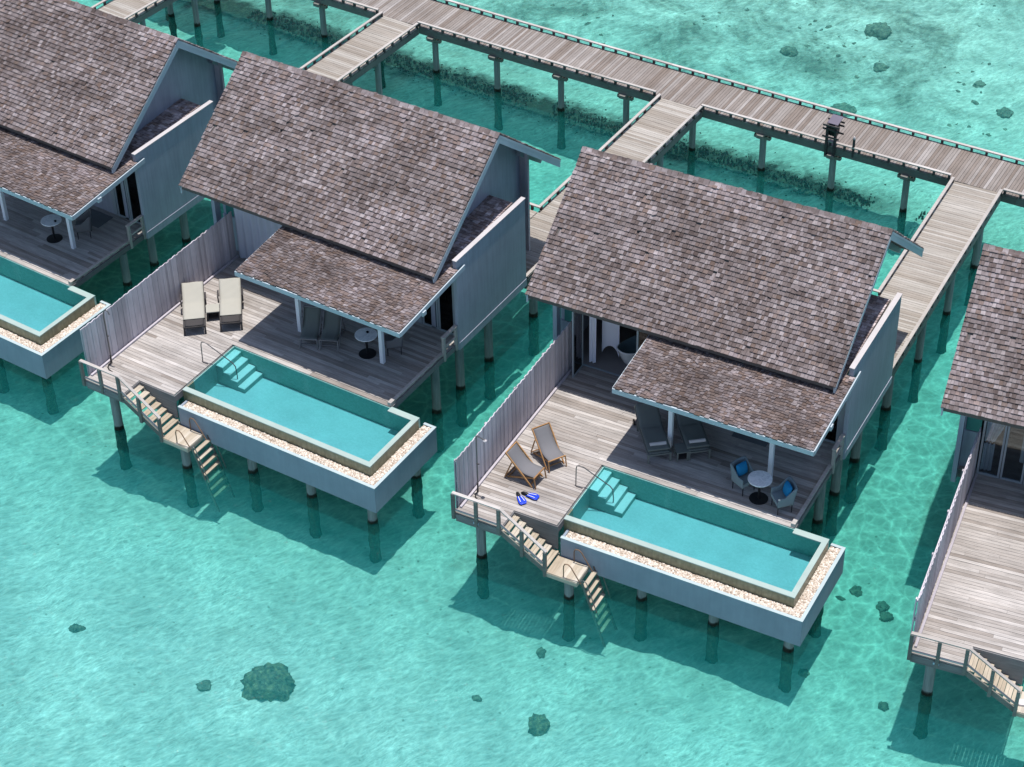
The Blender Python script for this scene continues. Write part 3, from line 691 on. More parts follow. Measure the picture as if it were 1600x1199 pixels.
for k in 'ABC':
    t = thing('plunge_pool', PLB[k], 'pool', k, group='plunge pools at the villa decks')
    obj('basin', f_basin, [M['tile'], M['tile_shaded']], t, 'basin'); obj('pool_wall', f_poolside, M['stone'], t, 'poolside'); obj('rim', f_rim, M['rim'], t, 'rim')
    bx = obj('overflow_box', f_box, M['render'], t, 'obox'); obj('box_lip', f_boxlip, M['lip'], bx, 'olip')
    pb = obj('pebble_bed', f_pebbles, M['pebble'], bx, 'pebbles'); pb['kind'] = 'stuff'
    obj('pool_step', f_steps, [M['tile_lit'], M['tile_shaded']], t, 'psteps')
    w = MB(); 
    def fw(b): b._add([(2.792,-3.518,-.045),(RI_R-.001,-3.518,-.045),(RI_R-.001,RI_F-.001,-.045),(2.792,RI_F-.001,-.045)], [(3,2,1,0)])
    obj('pool_water', fw, M['pool_water'], t, 'pwater')
    obj('handrail', f_handrail, M['steel'], t, 'phand')
    for (u, v) in ((5.15,-1.05),(7.25,-1.07),(9.38,-1.08),(9.36,-3.3),(5.15,-3.3),(7.25,-3.3)): add_pile(t, u, v, .135, BBt)

# ------------------------------------------------------------------ stairs into the sea
def f_tread(b):
    for i in range(2): b.box(0, .092, -.74, -.06, -.03, 0) if i == 0 else b.box(.098, .19, -.74, -.06, -.03, 0)
def f_stringer(b):
    for v in (-.055, -.765): b.prism([(1.44,v,-.10),(1.44,v,-.30),(2.82,v,-1.16),(2.82,v,-.98)], (0,.04,0))
def f_landing(b):
    n = 8; w = .92/n
    for i in range(n): b.box(2.80+i*w+.001, 2.80+(i+1)*w-.001, -.70, .02, -1.03, -1.0)
    b.box(2.80, 3.72, -.02, .03, -1.16, -1.031); b.box(2.80, 3.72, -.71, -.66, -1.16, -1.031); b.box(3.67, 3.725, -.655, -.021, -1.17, -1.031)
def f_stair_rail(b):
    b.bar((1.42,.0,.70), (2.80,.0,-.28), .09, .035); b.bar((1.42,.0,.14), (2.78,.0,-.80), .05, .04)
def f_stair_posts(b):
    for u, z0, z1 in ((2.08,-.72,.22), (2.77,-1.16,-.28)): b.box(u-.045, u+.045, -.012, .068, z0, z1)
LP = lambda z: 3.86 + (-1.0-z)*.33
def f_ladder(b):
    for v in (-.02, -.74): b.bar((LP(-.98),v,-.98), (LP(-3.1),v,-3.1), .03, .06)
def f_loops(b):
    for v in (-.03, -.66):
        b.tube([(3.30,v,-1.0),(3.30,v,-.62),(3.34,v,-.52),(3.44,v,-.50),(3.52,v,-.56),(3.78,v,-1.0),(3.9,v,-1.2)], .016, 8)
def f_ladder_rail(b):
    for v in (.0, -.77):
        b.tube([(3.74,v,-1.0),(3.90,v,-.86),(4.0,v,-.92),(LP(-2.1)+.16,v,-2.1)], .014, 8)
SLB = {'B': 'timber sea stairs with ladder below the deck with two cream loungers', 'C': 'timber sea stairs with ladder below the deck with blue fins', 'D': 'timber sea stairs descending from the bare deck at the right edge'}
for k in 'BCD':
    t = thing('sea_stairs', SLB[k], 'stairs', k, group='stairs down into the sea')
    for i in range(7):
        z = -.125*(i+1); p = obj('tread', f_tread, M['tread'], t, 'tread'); p.location = (1.43+i*.196, 0, z)
    obj('stringer', f_stringer, M['beam'], t, 'stringer'); obj('landing', f_landing, M['tread'], t, 'landing')
    sr = obj('stair_rail', f_stair_rail, M['rail_wood'], t, 'srail'); obj('rail_post', lambda b: b.box(2.035, 2.125, -.012, .068, -.72, .22), M['beam'], sr, 'srp1'); obj('rail_post', lambda b: b.box(2.725, 2.815, -.012, .068, -1.16, -.28), M['beam'], sr, 'srp2')
    ld = obj('ladder', f_ladder, M['steel'], t, 'ladder')
    for i in range(7):
        z = -1.14-.245*i; g = obj('rung', lambda b: b.box(-.065,.065,-.723,-.037,-.016,.016), M['tread'], ld, 'rung'); g.location = (LP(z), 0, z)
    obj('grab_handle', f_loops, M['rust'], t, 'loops'); obj('ladder_rail', f_ladder_rail, M['steel'], t, 'lrail')
    add_pile(t, 3.37, -.22, .13, -1.16)

# ------------------------------------------------------------------ jetty and walkways
def jc(u): return -22.71 + .047*u - .0009*u*u
HW = .98
gaps = []     # walkway mouths on the near edge, in world x
def wpt(fr, u, v):
    X, Y, th, Z = FRAMES[fr]; y = -v; c, s = math.cos(th), math.sin(th); return (X+u*c-y*s, Y+u*s+y*c)
def jpt(u, off, z):
    s = .047-.0018*u; n = math.hypot(1, s); return (u - off*s/n, jc(u)+off/n, z)
for k in 'ZABC':
    a = wpt(k, 6.80, -21.5); c = wpt(k, 8.46, -21.5); gaps.append((a[0], c[0]))
def f_jdeck(b):
    rnd = random.Random(2); u = -48.0
    while u < 24:
        w = .108; dz = rnd.uniform(-.003, .003); e = rnd.uniform(-.008, .008)
        p = [jpt(u+.005,-HW+e,0), jpt(u+w-.005,-HW+e,0), jpt(u+w-.005,HW+e,0), jpt(u+.005,HW+e,0)]
        b.hexa([(q[0],q[1],-.035+dz) for q in p]+[(q[0],q[1],dz) for q in p]); u += w
def rail_span(b, bb, u0, u1, off):
    n = max(1, int((u1-u0)/1.5)); 
    for i in range(n):
        a, c = u0+(u1-u0)*i/n, u0+(u1-u0)*(i+1)/n
        b.bar(jpt(a,off,.17), jpt(c-.004,off,.17), .10, .04)
    m = max(1, int((u1-u0)/.52))
    for i in range(m+1):
        q = u0+.06+(u1-u0-.12)*i/m; x = jpt(q,off,0)
        if -19 < q < 9: bb.append((x[0], x[1]))
        else: rest.box(x[0]-.035, x[0]+.035, x[1]-.05, x[1]+.05, .004, .149)
jk, jb, rest = MB(), [], MB()
spans = []
jk = MB(); rail_span(jk, jb, -48, 24, -HW+.02); spans.append(jk)
e = -48
for g0, g1 in sorted(gaps)+[(24, 24)]:
    if g0 > e: jk = MB(); rail_span(jk, jb, e, g0-.06, HW-.02); spans.append(jk)
    e = g1+.06
jet = thing('jetty', 'long timber jetty running behind the villas on concrete piles', 'jetty', 'C')
obj('jetty_deck', f_jdeck, M['jetty_deck'], jet); kr = [obj('kerb_rail', k_, M['rail_wood'], jet) for k_ in spans][0]
for x, v in jb: setattr(obj('kerb_block', lambda b: b.box(-.035,.035,-.05,.05,.004,.149), M['dark_wood'], kr, 'jblock'), 'location', (x, -v, 0))
obj('kerb_block', rest, M['dark_wood'], kr)['kind'] = 'stuff'
def f_jbeam(b):
    for off in (-HW+.05, HW-.03):
        u = -48.0
        while u < 24: b.bar(jpt(u,off,-.17), jpt(u+2.995,off,-.17), .07, .26); u += 3
obj('edge_beam', f_jbeam, M['beam'], jet)
def f_cross(b):
    for u in JP: b.bar(jpt(u,-HW+.0,-.36), jpt(u,HW+.14,-.36), .24, .12); b.bar(jpt(u-.3,HW-.15,-.35), jpt(u+.3,HW-.15,-.35), .12, .14)
JP = [-37.5,-34.8,-32.1,-29.4,-26.7,-24.0,-21.35,-18.7,-16.1,-13.5,-10.8,-8.08,-5.4,-2.75,-.05,2.55,5.2,7.9,10.6,13.3]
for u in JP:
    def fcb(b): b.bar(jpt(u,-HW+.0,-.36), jpt(u,HW+.14,-.36), .24, .12); b.bar(jpt(u-.3,HW-.15,-.48), jpt(u+.3,HW-.15,-.48), .14, .12)
    obj('cross_beam', fcb, M['beam'], jet)
for u in JP:
    for off in (HW-.22,):
        q = jpt(u, off, 0); add_pile(jet, q[0], q[1], .115, -.34)

WLB = {'Z': 'timber walkway at the top left corner leading off the jetty', 'A': 'timber walkway between jetty and villas, second from left', 'B': 'timber walkway running behind the left end of the open villa roof', 'C': 'widest looking timber walkway beside the white capped wall at right'}
WU0, WU1 = 6.80, 8.46
for k in 'ZABC':
    t = thing('walkway', WLB[k], 'walkway', k, group='walkways from jetty to villas', usez=False)
    # stop at the jetty's near edge
    vend = -19.0
    while True:
        x, y = wpt(k, 7.6, vend)
        if -y <= jc(x)+HW+.02: break
        vend -= .01
    v0, v1 = vend, -9.9
    def fb(b):
        n = int((v1-v0)/0.108); rnd = random.Random(6)
        for i in range(n):
            dz = rnd.uniform(-.003,.003); e = rnd.uniform(-.006,.006)
            b.box(WU0+e, WU1+e if v0+i*0.108 < -10.9 else 8.30, v0+i*0.108+.004, v0+(i+1)*0.108-.004, -.035+dz-.004, dz-.004)
    def fb2(b): fb(b); b.mi = 1; b.box(WU0+.01, 8.29, v0+.02, v1-.02, -.054, -.046)  # thin slab added under the planks to block sunlight between them
    obj('walkway_deck', fb2, [M['walk_deck'], M['dark_wood']], t)
    kb, kk = MB(), []
    kb.box(WU0-.03, WU0+.07, v0+.05, -14.4, .15, .19); kb.box(WU1-.07, WU1+.03, v0+.05, -10.85, .15, .19); kb.box(WU0-.6, WU0+.07, -14.39, -14.29, .15, .19)
    for u, ve in ((WU0+.02, -14.45), (WU1-.02, -10.9)):
        m = int((ve-v0-.1)/.5)
        for i in range(m+1):
            q = v0+.1+(ve-v0-.1)*i/m; kk.append((u, q))
    for u in (WU0-.5, WU0-.25): kk.append((u, -14.34))
    kr = obj('kerb_rail', kb, M['rail_wood'], t)
    for u, v in kk: setattr(obj('kerb_block', lambda b: b.box(-.04,.04,-.035,.035,-.03,.149), M['dark_wood'], kr, 'wblock'), 'location', (u, -v, 0))
    def fbm(b):
        for u in (WU0+.03, WU1-.03): b.box(u-.035, u+.035, v0+.02, -10.85, -.30, -.06)
        for v in (-11.6, -14.2, -16.9, -19.6): b.box(WU0+.07, WU1-.07, v-.1, v+.1, -.42, -.302)
        b.box(GU-.6, 8.28, -14.3, -12.25, -.2, -.06)
    obj('edge_beam', fbm, M['beam'], t)
    def fl(b): boards(b, 6.2, 6.78, -14.28, -12.25, seed=31, z1=-.004)
    obj('entry_deck', fl, [M['walk_deck'], M['dark_wood']], t, ('entryd', k))
    for v in (-14.2, -16.9, -19.7):
        for u in (WU0+.15, WU1-.12): add_pile(t, u, v, .115, -.30)

# ------------------------------------------------------------------ posts standing on the jetty
q = jpt(2.50, HW+.03, 0); ang = -math.atan(.047)
t = thing('slatted_stand', 'dark slatted timber stand on the near edge of the jetty', 'stand', 'C', (q[0], q[1], 0), ang)
for u in (-.15, .15): obj('post', lambda b: b.box(u-.04, u+.04, -.03, .06, -.36, .86), M['dark_wood'], t)
for z in (.36, .66, .80):
    for y0 in (.062, -.36): obj('slat', lambda b: b.box(-.30, .30, y0, y0+.028, z, z+.06), M['dark_wood'], t)
obj('cabinet', lambda b: b.box(-.15,.15,-.32,-.035,.40,.82), M['black'], t)
obj('lid', lambda b: b.hexa([(-.19,-.48,.93),(.19,-.48,.93),(.19,-.02,.85),(-.19,-.02,.85),(-.19,-.48,.96),(.19,-.48,.96),(.19,-.02,.88),(-.19,-.02,.88)]), M['lid'], t)
q = jpt(3.3, HW-.02, 0)
t = thing('bollard_light', 'slim dark bollard light on the jetty edge beside the slatted stand', 'light', 'C', (q[0], q[1], 0), ang)
obj('post', lambda b: b.box(-.035,.035,-.035,.035,-.2,.50), M['dark_wood'], t); obj('cap', lambda b: b.lathe([(.04,.50),(.045,.56),(.02,.60)], n=12), M['cap'], t)

# ------------------------------------------------------------------ furniture
def heading(du, dv):       # rotation that turns local +x into the (du, dv) direction
    return math.atan2(-dv, du)
# -- cream loungers, foot at +x
def lounger(name, label, frame, foot, axis, kind, group):
    h = heading(-axis[0], -axis[1]); L = math.hypot(*axis); ax = (axis[0]/L, axis[1]/L)
    t = thing(name, label, 'lounger', frame, (foot[0], foot[1], 0), h, group)
    # local: x = 0 at foot, negative towards the head, y = side
    W = .31
    def fr(b):
        for s_ in (-1, 1):
            b.box(-1.15, .0, s_*W-.025, s_*W+.025, .27, .32); b.bar((-1.15,s_*W,.295), (-1.85,s_*W,.56), .05, .05)
        b.box(-.04, .0, -W+.026, W-.026, .27, .31); b.bar((-1.84,-W+.03,.55), (-1.84,W-.03,.55), .04, .04)
    K = 'lg'+kind
    obj('frame', fr, M['sling'] if kind == 'cream' else M['olive'], t, K+'f')
    for x in (-.03, -1.45):
        for s_ in (-1, 1):
            g = obj('leg', lambda b: b.box(-.025,.025,-.025,.025,0,.269), M['sling'] if kind == 'cream' else M['olive'], t, K+'leg'); g.location = (x, s_*W, 0)
    def prof(s):
        x = -.03-1.80*s
        z = .335 if x > -1.15 else .335 + (-1.15-x)*.38
        return x, z
    def sl(b): b.grid(lambda s, w: (prof(s)[0], (w-.5)*2*(W-.03), prof(s)[1]-.012*math.sin(math.pi*w)), 24, 6, True, .015)
    obj('sling', sl, M['sling'] if kind == 'cream' else M['olive'], t, K+'s')
    def cv(b):
        def f(s, w):
            x, z = prof(.17+.84*s if kind == 'cream' else .02+.98*s); return (x, (w-.5)*2*(W+.01), z+(.022 if kind == 'cream' else .055)+.008*math.sin(w*9+s*14)*math.sin(s*23)+(-.02 if kind != 'cream' and abs(s-.55) < .02 else 0))
        b.grid(f, 36, 8, True, .012 if kind == 'cream' else .05)
    obj('cover' if kind == 'cream' else 'mattress', cv, M['cream'] if kind == 'cream' else M['olive'], t, K+'c')
    if kind == 'cream':
        for s_ in (-1, 1):
            def ar(b): b.box(-1.42,-1.08,-.025,.025,.50,.53); b.box(-1.13,-1.10,-.02,.02,.28,.499); b.box(-1.40,-1.37,-.02,.02,.33,.499)
            g = obj('armrest', ar, M['sling'], t, K+'a'); g.location = (0, s_*(W+.06), 0)
    else:
        for s_ in (-1, 1):
            g = obj('wheel', lambda b: b.tube([(0,-.02,0),(0,.02,0)], .09, 16), M['black'], t, K+'w'); g.location = (-1.72, s_*(W+.05), .10)
    return t
LG = 'sun loungers on the villa decks'
lounger('sun_lounger', 'cream covered sun lounger closest to the board fence', 'B', (1.475,-3.33), (-.97,-1.16), 'cream', LG)
lounger('sun_lounger', 'cream covered sun lounger farther from the fence, its armrest in the sun', 'B', (2.295,-4.04), (-.93,-1.18), 'cream', LG)
lounger('sun_lounger', 'olive cushioned lounger in porch shade, left of the porch post', 'C', (4.105,-4.33), (-.93,-1.22), 'olive', LG)
lounger('sun_lounger', 'olive cushioned lounger in porch shade, right of the porch post', 'C', (5.02,-4.93), (-.93,-1.22), 'olive', LG)
# towels rolled on the olive loungers
def f_towel(b): b.tube([(0,-.23,0),(0,.23,0)], .055, 14)
for lab, (u, v), in (('rolled white towel on the olive lounger left of the porch post', (3.94,-4.56)), ('rolled white towel on the olive lounger right of the porch post', (4.86,-5.16))):
    o = obj('rolled_towel', f_towel, M['towel'], None, 'towel'); place(o, 'C', (u, v, .45), heading(.93,1.22)); tag(o, lab, 'towel', 'rolled towels on loungers')
# side tables
def side_table(label, frame, loc, rot, m, h=.34):
    t = thing('side_table', label, 'table', frame, loc, rot, 'small tables between loungers')
    obj('table_top', lambda b: b.box(-.2,.2,-.2,.2,h-.03,h), M[m], t)
    for x in (-.17,.17):
        for y_ in (-.17,.17):
            g = obj('leg', lambda b: b.box(-.02,.02,-.02,.02,0,h-.03), M['sling'] if m == 'cream' else M[m], t, ('stl', m)); g.location = (x, y_, 0)
    obj('shelf', lambda b: b.box(-.148,.148,-.148,.148,.05,.07), M['sling'], t)
side_table('small cream topped side table between the two cream loungers', 'B', (1.38,-4.32,0), heading(.97,1.16), 'cream')
side_table('small olive side table between the two olive loungers', 'C', (4.56,-4.83,0), heading(.93,1.22), 'olive')
# -- deckchairs
def deckchair(label, frame, c, d, m, group='folding deckchairs'):
    t = thing('deckchair', label, 'deckchair', frame, (c[0], c[1], 0), heading(*d), group); W = .27
    def A(b):
        for s_ in (-1, 1): b.bar((-.42,s_*W,.90), (.42,s_*W,.015), .03, .045)
        b.bar((.49,W,.36), (.545,W,.015), .025, .03); b.bar((.49,-W,.36), (.545,-W,.015), .025, .03); b.bar((-.41,-W,.885), (-.41,W,.885), .035, .03); b.bar((.36,-W,.07), (.36,W,.07), .025, .025)
    def B(b):
        for s_ in (-1, 1): b.bar((.50,s_*(W-.035),.36), (-.40,s_*(W-.035),.015), .03, .045)
        b.bar((.49,-W,.36), (.49,W,.36), .035, .03); b.bar((-.36,-W,.03), (-.36,W,.03), .025, .025)
    def Cc(b):
        for s_ in (-1, 1): b.bar((-.20,s_*(W+.03),.66), (-.44,s_*(W+.03),.03), .022, .035)
        b.bar((-.44,-W-.03,.04), (-.44,W+.03,.04), .022, .022)
    mt = M['teak'] if m == 'teak' else M['joist']
    obj('back_frame', A, mt, t, 'dcA'+m); obj('seat_frame', B, mt, t, 'dcB'+m); obj('prop_frame', Cc, mt, t, 'dcC'+m)
    def sl(b):
        def f(s, w):
            x = -.41 + .90*s; z = .89*(1-s) + .37*s - .20*math.sin(math.pi*min(1, s*1.02))**1.1
            return (x, (w-.5)*2*(W-.02), z)
        b.grid(f, 20, 4, True, .008)
    obj('sling', sl, M['grey_sling'] if m == 'teak' else M['olive'], t, 'dcS'+m)
    return t
deckchair('grey sling teak deckchair standing farther from the fins', 'C', (1.27,-3.10), (.84,.55), 'teak')
deckchair('grey sling teak deckchair standing just behind the blue fins', 'C', (1.03,-2.12), (1.0,.08), 'teak')
deckchair('dark deckchair in porch shade nearest the porch post', 'B', (4.60,-4.98), (.41,.91), 'dark')
deckchair('dark deckchair in porch shade nearer the round table', 'B', (5.16,-5.24), (.41,.91), 'dark')
# -- fins
def f_fin_blade(b):
    def f(s, w):
        wd = .06+.05*min(1, s*1.6) - .035*max(0, s-.82)/.18; return (.02+.36*s, (w-.5)*2*wd, .045+.02*math.sin(s*3)+.006*math.cos(w*12))
    b.grid(f, 10, 6, True, .014)
def f_fin_pocket(b): b.tube([(-.14,0,.03),(-.08,0,.05),(.0,0,.055),(.06,0,.045)], [.025,.045,.05,.04], 10)
def f_fin_stripe(b):
    for y_ in (-.035, .035): b.bar((.06, y_, .066), (.30, y_*1.7, .078), .016, .006)
for lab, a, d in (('blue swim fin pointing towards the sea stairs', (1.27,-1.34), (.75,.65)), ('blue swim fin lying along the deck boards', (1.42,-1.48), (1,.0))):
    t = thing('swim_fin', lab, 'fin', 'C', (a[0], a[1], 0), heading(*d), 'pair of blue swim fins')
    obj('blade', f_fin_blade, M['fin_blue'], t, 'finb'); obj('foot_pocket', f_fin_pocket, M['black'], t, 'finp'); obj('stripe', f_fin_stripe, M['porcelain'], t, 'fins')
# -- round tables
def round_table(label, frame, c):
    t = thing('round_table', label, 'table', frame, (c[0], c[1], 0), 0, 'round tables on the porches')
    obj('table_top', lambda b: b.lathe([(.02,.70),(.325,.70),(.335,.705),(.335,.725),(.325,.73),(.02,.73)], n=40, smooth=False), M['marble'], t, 'rtt')
    obj('column', lambda b: b.lathe([(.035,.03),(.035,.70)], n=14), M['black'], t, 'rtc')
    obj('base', lambda b: b.lathe([(.26,.0),(.26,.015),(.05,.035)], n=32, smooth=False), M['black'], t, 'rtb')
round_table('round marble table between the two chairs with turquoise cushions', 'C', (7.12,-4.20))
round_table('round pale table under the porch of the villa with cream loungers', 'B', (6.44,-5.22))
round_table('round pale table under the porch at the left edge', 'A', (6.18,-5.16))
for lab, fr, c in (('small dark dish on the round table at the left edge', 'A', (6.37,-5.16)), ('small dark dish on the round table near the dark deckchairs', 'B', (6.44,-5.30))):
    o = obj('dish', lambda b: b.lathe([(.03,0),(.045,.045),(.038,.045),(.02,.012)], n=14), M['black'], None, 'dish'); place(o, fr, (c[0], c[1], .731)); tag(o, lab, 'dish', 'dark dishes on round tables')
# -- armchairs
def armchair(label, frame, c, d, m='wicker'):
    t = thing('armchair', label, 'armchair', frame, (c[0], c[1], 0), heading(*d), 'porch armchairs')
    K = 'ac'+m
    def shell(b):
        def f(s, w):     # wrap around back: s along the U from front-left arm to front-right arm
            a = s*3; 
            if a < 1: x, y_ = .25-.46*a, .26
            elif a < 2: x, y_ = -.21-.04*math.sin((a-1)*math.pi), .26-.52*(a-1)
            else: x, y_ = -.21+.46*(a-2), -.26
            back = max(0, 1-abs(a-1.5)/1.0); top = .60 + .26*min(1, max(0, (1.05-abs(a-1.5))/.45)) if abs(a-1.5) < 1.05 else .60
            z = .30 + (top-.30)*w; lean = -.10*max(0, w-.3)*min(1, back*2)
            return (x+lean, y_*(1+.04*w), z)
        b.grid(f, 36, 6, True, .03)
    obj('shell', shell, M[m], t, K+'sh')
    obj('seat', lambda b: b.box(-.20,.26,-.235,.235,.33,.44), M[m], t, K+'se')
    for x in (-.18,.22):
        for y_ in (-.21,.21):
            g = obj('leg', lambda b: b.tube([(0,0,.33),(0,0,0)], [.017,.012], 8), M['black'], t, K+'l'); g.location = (x, y_, 0)
    return t
armchair('grey woven armchair left of the marble table, holding a turquoise cushion', 'C', (6.58,-4.38), (.90,.42))
armchair('grey woven armchair nearest the pool corner, holding a turquoise cushion', 'C', (7.84,-4.12), (-.72,.70))
armchair('pale armchair half hidden by the porch post near the dark deckchairs', 'B', (7.05,-5.75), (-.75,.65), 'grey_sling')
armchair('pale armchair half hidden by the porch post at the left edge', 'A', (6.90,-5.85), (-.75,.65), 'grey_sling')
def f_cushion(b):
    def f(s, w):
        x = (s-.5)*2; y_ = (w-.5)*2; p = .075*max(0, (1-x**4)*(1-y_**4))**.5; return (p, x*.19*(1-.06*y_*y_), y_*.19*(1-.06*x*x))
    def g(s, w): q = f(1-s, w); return (-q[0], q[1], q[2])
    b.grid(f, 12, 12, True); b.grid(g, 12, 12, True)
for lab, c, d in (('turquoise cushion in the armchair left of the marble table', (6.50,-4.42), (.90,.42)), ('turquoise cushion in the armchair nearest the pool corner', (7.92,-4.20), (-.72,.70))):
    o = obj('cushion', f_cushion, M['cushion'], None, 'cush'); place(o, 'C', (c[0], c[1], .66), heading(*d)); o.rotation_euler[1] = R(-14); tag(o, lab, 'cushion', 'turquoise cushions')
# -- door mats, bathtub, showers
for fr, c, lab in (('A', (6.45,-6.72), 'dark rug before the doors at the left edge porch'), ('C', (5.95,-6.62), 'dark rug in deep porch shade of the open villa')):
    o = obj('rug', lambda b: b.box(-.52,.52,-.36,.36,.004,.014), M['mat'], None, 'rug'); place(o, fr, (c[0], c[1], 0)); tag(o, lab, 'rug', 'rugs at the porch doors')
def tub(label, fr, c, rot):
    t = thing('bathtub', label, 'bathtub', fr, (c[0], c[1], 0), rot, 'freestanding bathtubs')
    def body(b):
        n = 32; prof = [(.62,0.0),(.72,.10),(.86,.35),(.97,.52),(1.0,.56),(.95,.57)]
        pts = []; fs = []
        for r_, z in prof:
            for k in range(n):
                a = k*2*math.pi/n; pts.append((.80*r_*math.copysign(abs(math.cos(a))**.85, math.cos(a)), .38*r_*math.copysign(abs(math.sin(a))**.85, math.sin(a)), z + (.07*abs(math.cos(a))**3 if z > .4 else 0)))
        for i in range(len(prof)-1):
            for k in range(n): fs.append((i*n+k, i*n+(k+1)%n, (i+1)*n+(k+1)%n, (i+1)*n+k))
        b._add(pts, fs, True); b._add(pts[:n], [tuple(range(n))])
    def inside(b):
        n = 32; prof = [(.95,.57),(.88,.40),(.72,.18),(.5,.15),(.02,.15)]; pts = []; fs = []
        for r_, z in prof:
            for k in range(n):
                a = k*2*math.pi/n; pts.append((.80*r_*math.copysign(abs(math.cos(a))**.85, math.cos(a)), .38*r_*math.copysign(abs(math.sin(a))**.85, math.sin(a)), z + (.07*abs(math.cos(a))**3 if z > .5 else 0)))
        for i in range(len(prof)-1):
            for k in range(n): fs.append((i*n+k, i*n+(k+1)%n, (i+1)*n+(k+1)%n, (i+1)*n+k))
        b._add(pts, fs, True)
    obj('tub_shell', body, M['porcelain'], t, 'tub'); obj('tub_inside', inside, M['tub_inside'], t, 'tubin')
tub('white oval bathtub just inside the folded open doors', 'C', (1.62,-8.32), R(62))
tub('white oval bathtub behind the glass at the right edge', 'D', (1.98,-8.05), R(70))
def shower(fr, label, kind):
    t = thing('outdoor_shower', label, 'shower', fr, (.2,-1.0,0), 0, 'outdoor showers on the decks')
    if kind == 'hook': p = [(0,0,0),(0,0,1.75),(.03,-.0,1.92),(.10,-.01,2.0),(.19,-.01,1.98),(.23,-.01,1.88)]
    else: p = [(0,0,0),(0,0,2.0),(.02,0,2.03),(.28,.02,1.99)]
    obj('pole', lambda b: b.tube(p, .02, 8), M['steel'], t)
    if kind != 'hook': obj('shower_head', lambda b: b.lathe([(.05,1.955),(.06,1.975),(.02,1.99)], (.28,.02), 12), M['cap'], t)
    obj('valve', lambda b: b.tube([(-.01,0,1.05),(.07,.02,1.05)], .022, 8), M['steel'], t, 'valve')
    obj('hose', lambda b: b.tube([(0,.02,.32),(0,.04,.06),(-.01,.12,.02),(.03,.22,.018),(.14,.29,.018),(.30,.33,.018)], .017, 8), M['hose'], t, 'hose')
shower('B', 'hook topped outdoor shower pole by the fence near the cream loungers', 'hook'); shower('C', 'straight armed outdoor shower pole by the fence near the fins', 'arm')
o = obj('folded_towel', lambda b: b.box(-.16,.16,-.10,.10,0,.06), [M['towel']], None); place(o, 'D', (2.95,-.30,-.999), .2); tag(o, 'folded pale towel on the sea stair landing at the right edge', 'towel')

# ------------------------------------------------------------------ coral on the sea bed
def f_rock(seed, sx, sy, sz, lump=.35):
    def f(b):
        bm = bmesh.new(); bmesh.ops.create_icosphere(bm, subdivisions=4, radius=1)
        for v in bm.verts:
            n = v.co.normalized(); k = 1 + lump*mnoise.noise(n*1.6+Vector((seed*7.1, seed*3.3, 0))) + lump*.5*mnoise.noise(n*4+Vector((seed,9,seed*2))) + lump*.35*mnoise.noise(n*9+Vector((3,seed,1)))
            v.co = Vector((n.x*k*sx, n.y*k*sy, max(-.25, n.z)*k*sz))
        pts = [(v.co.x, v.co.y, v.co.z) for v in bm.verts]; fs = [tuple(v.index for v in f_.verts) for f_ in bm.faces]; bm.free()
        b._add(pts, fs, True)
    return f
ROCKS = [(-2.55,-5.93,.66,.50,.75,'large brown coral head in the open water at bottom left', 0.5), (4.5,-3.83,.28,.32,.35,'round green grey coral rock below the sea stairs at bottom centre', .2),
 (-8.59,-6.47,.24,.16,.12,'flat dark slab of coral near the left edge',.1), (-4.17,-6.66,.19,.2,.1,'small faint coral left of the large coral head',0),
 (10.14,4.64,.16,.17,.12,'small dark coral nearest the pool box corner in the right channel',.2), (11.0,4.42,.17,.18,.12,'upper of two touching corals in the right channel',.4), (11.24,4.1,.18,.18,.14,'lower of two touching corals in the right channel',.1),
 (9.99,1.06,.15,.15,.14,'yellowish coral at the pool shadow edge on the right',0), (9.85,4.2,.14,.07,.05,'thin dark coral sliver beside the right pool box',0),
 (.62,28.37,.45,.40,.22,'oval coral head nearest the jetty in the far reef',.3), (-.2,34.66,.5,.5,.3,'largest dark coral head near the top edge',.3), (.77,32.18,.3,.3,.16,'dark coral in the middle of the far reef',.3),
 (-2.76,31.6,.34,.34,.2,'dark coral left of the far reef centre',.3), (4.62,32.64,.22,.26,.1,'small coral at the right of the far reef',.3), (6.1,31.07,.3,.3,.14,'coral in pale sand by the top right edge',.3),
 (12.27,1.01,.15,.14,.1,'small coral near the front pile at the right edge',.3), (2.55,-3.7,.14,.12,.08,'small coral left of the round green grey rock',.3), (3.33,-1.42,.13,.17,.09,'pale coral by the shadow below the sea stairs',.3)]
for i, (x, y, sx, sy, sz, lab, rz) in enumerate(ROCKS):
    o = obj('coral_rock', f_rock(i+1, sx, sy, sz), M['reef'] if y > 20 or sx < .2 else M['coral'], None); x -= .36; y += .74; o.location = (x, y, bedz(x, y)+sz*.05); o.rotation_euler = (0,0,rz); tag(o, lab, 'coral', 'coral heads on the lagoon bed')
# rubble and weed under the jetty: one bed nobody could count
rub = MB(); rnd = random.Random(77)
def clump(b, x, y, r, h):
    n = 7; z = bedz(x, y)-.05; a0 = rnd.uniform(0, 6); pts = [(x+r*rnd.uniform(.7,1.2)*math.cos(a0+k*2*math.pi/n), -(y+r*rnd.uniform(.7,1.2)*math.sin(a0+k*2*math.pi/n)), z) for k in range(n)]
    top = [(x+(p[0]-x)*.5+rnd.uniform(-.3,.3)*r, p[1]+(-y-p[1])*.5, z+h*rnd.uniform(.6,1.2)) for p in pts]
    b._add(pts+top, [(k,(k+1)%n,n+(k+1)%n,n+k) for k in range(n)]+[tuple(range(n,2*n))], False)
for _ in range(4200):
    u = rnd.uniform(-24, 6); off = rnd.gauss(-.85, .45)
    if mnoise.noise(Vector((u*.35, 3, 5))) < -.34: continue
    q = jpt(u, off-.35, 0); r = rnd.uniform(.025, .07); clump(rub, q[0], -q[1], r, rnd.uniform(.04, .24)*max(.3, 1-abs(off+.85)))
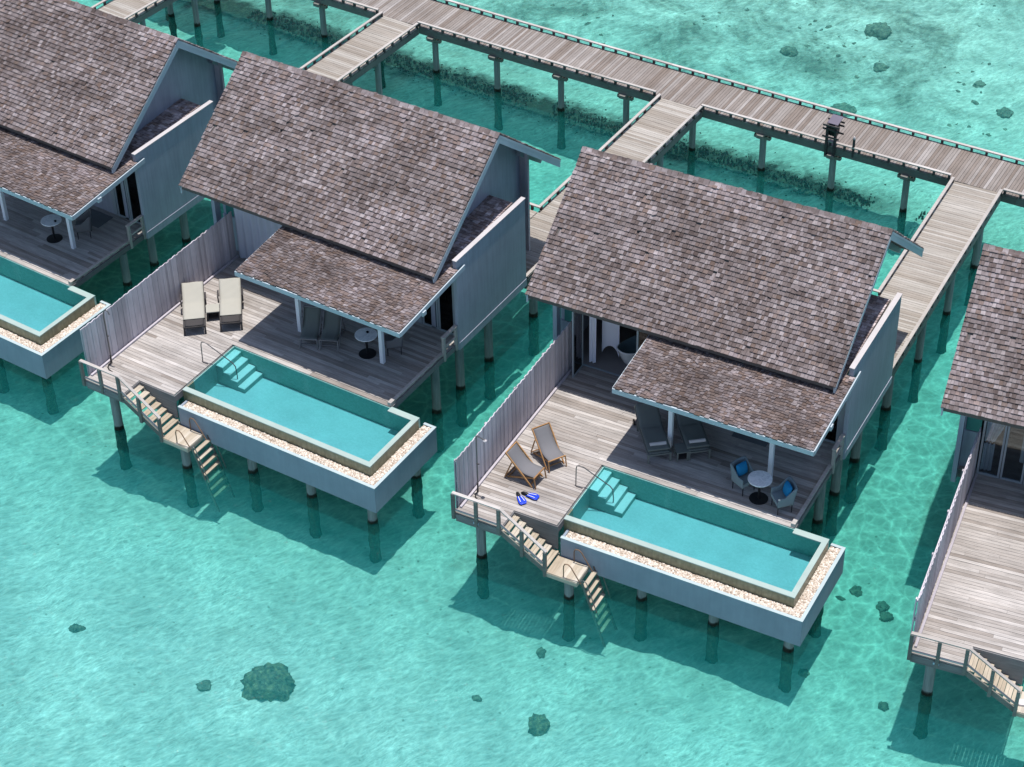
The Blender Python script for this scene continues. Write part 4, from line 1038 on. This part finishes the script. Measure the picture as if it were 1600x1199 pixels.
o = obj('coral_rubble', rub, M['weed']); o['kind'] = 'stuff'; o['label'] = 'dark weed and rubble bed in the shadow under the jetty'
far = MB()
for _ in range(1500):
    x = rnd.uniform(-20, 9); y = rnd.uniform(27, 42); d = mnoise.noise(Vector((x*.28, y*.28, 2)))
    if d < .02 or rnd.random() > .35+d or y < 29.5+.1*x-abs(x)*.03: continue
    clump(far, x, y, rnd.uniform(.05, .20), rnd.uniform(.03, .10))
o = obj('reef_rubble', far, M['reef']); o['kind'] = 'stuff'; o['label'] = 'scattered small coral rubble in the far lagoon beyond the jetty'

# ------------------------------------------------------------------ light, sky, camera
w = bpy.data.worlds.new('World'); sc.world = w; w.use_nodes = True; nt = w.node_tree
sky = nt.nodes.new('ShaderNodeTexSky'); sky.sky_type = 'NISHITA'; sky.sun_disc = False
sky.sun_elevation = math.asin(SUNV.z); sky.sun_rotation = math.atan2(SUNV.x, SUNV.y); sky.ozone_density = 2.0
nt.links.new(sky.outputs[0], nt.nodes['Background'].inputs[0]); nt.nodes['Background'].inputs[1].default_value = .12
ld = bpy.data.lights.new('sun', 'SUN'); ld.energy = 4.2; ld.angle = R(.53); ld.color = (1, .965, .92)
so = bpy.data.objects.new('sun', ld); col.objects.link(so); so.rotation_euler = SUNV.to_track_quat('Z', 'Y').to_euler(); so.location = (0, 0, 40)
cd = bpy.data.cameras.new('camera'); cd.sensor_width = 36; cd.lens = 72.716; cd.clip_end = 3000; cd.clip_start = .5
cam = bpy.data.objects.new('camera', cd); col.objects.link(cam)
r_ = Vector((.88302058,.46896697,-.01856435)); dn = Vector((.28260717,-.56287001,-.77673068)); f_ = Vector((-.37471034,.68062276,-.62955923))
mt = Matrix(((r_.x, -dn.x, -f_.x, 21.3533783), (r_.y, -dn.y, -f_.y, -35.36296601), (r_.z, -dn.z, -f_.z, 37.86717102), (0,0,0,1)))
cam.matrix_world = mt; sc.camera = cam
sc.view_settings.view_transform = 'Standard'; sc.view_settings.look = 'None'; sc.view_settings.exposure = 0.3; sc.view_settings.gamma = 1.0
sc.cycles.transparent_max_bounces = 24; sc.cycles.max_bounces = 8; sc.cycles.use_denoising = True
sc.render.resolution_x = 1024; sc.render.resolution_y = 767
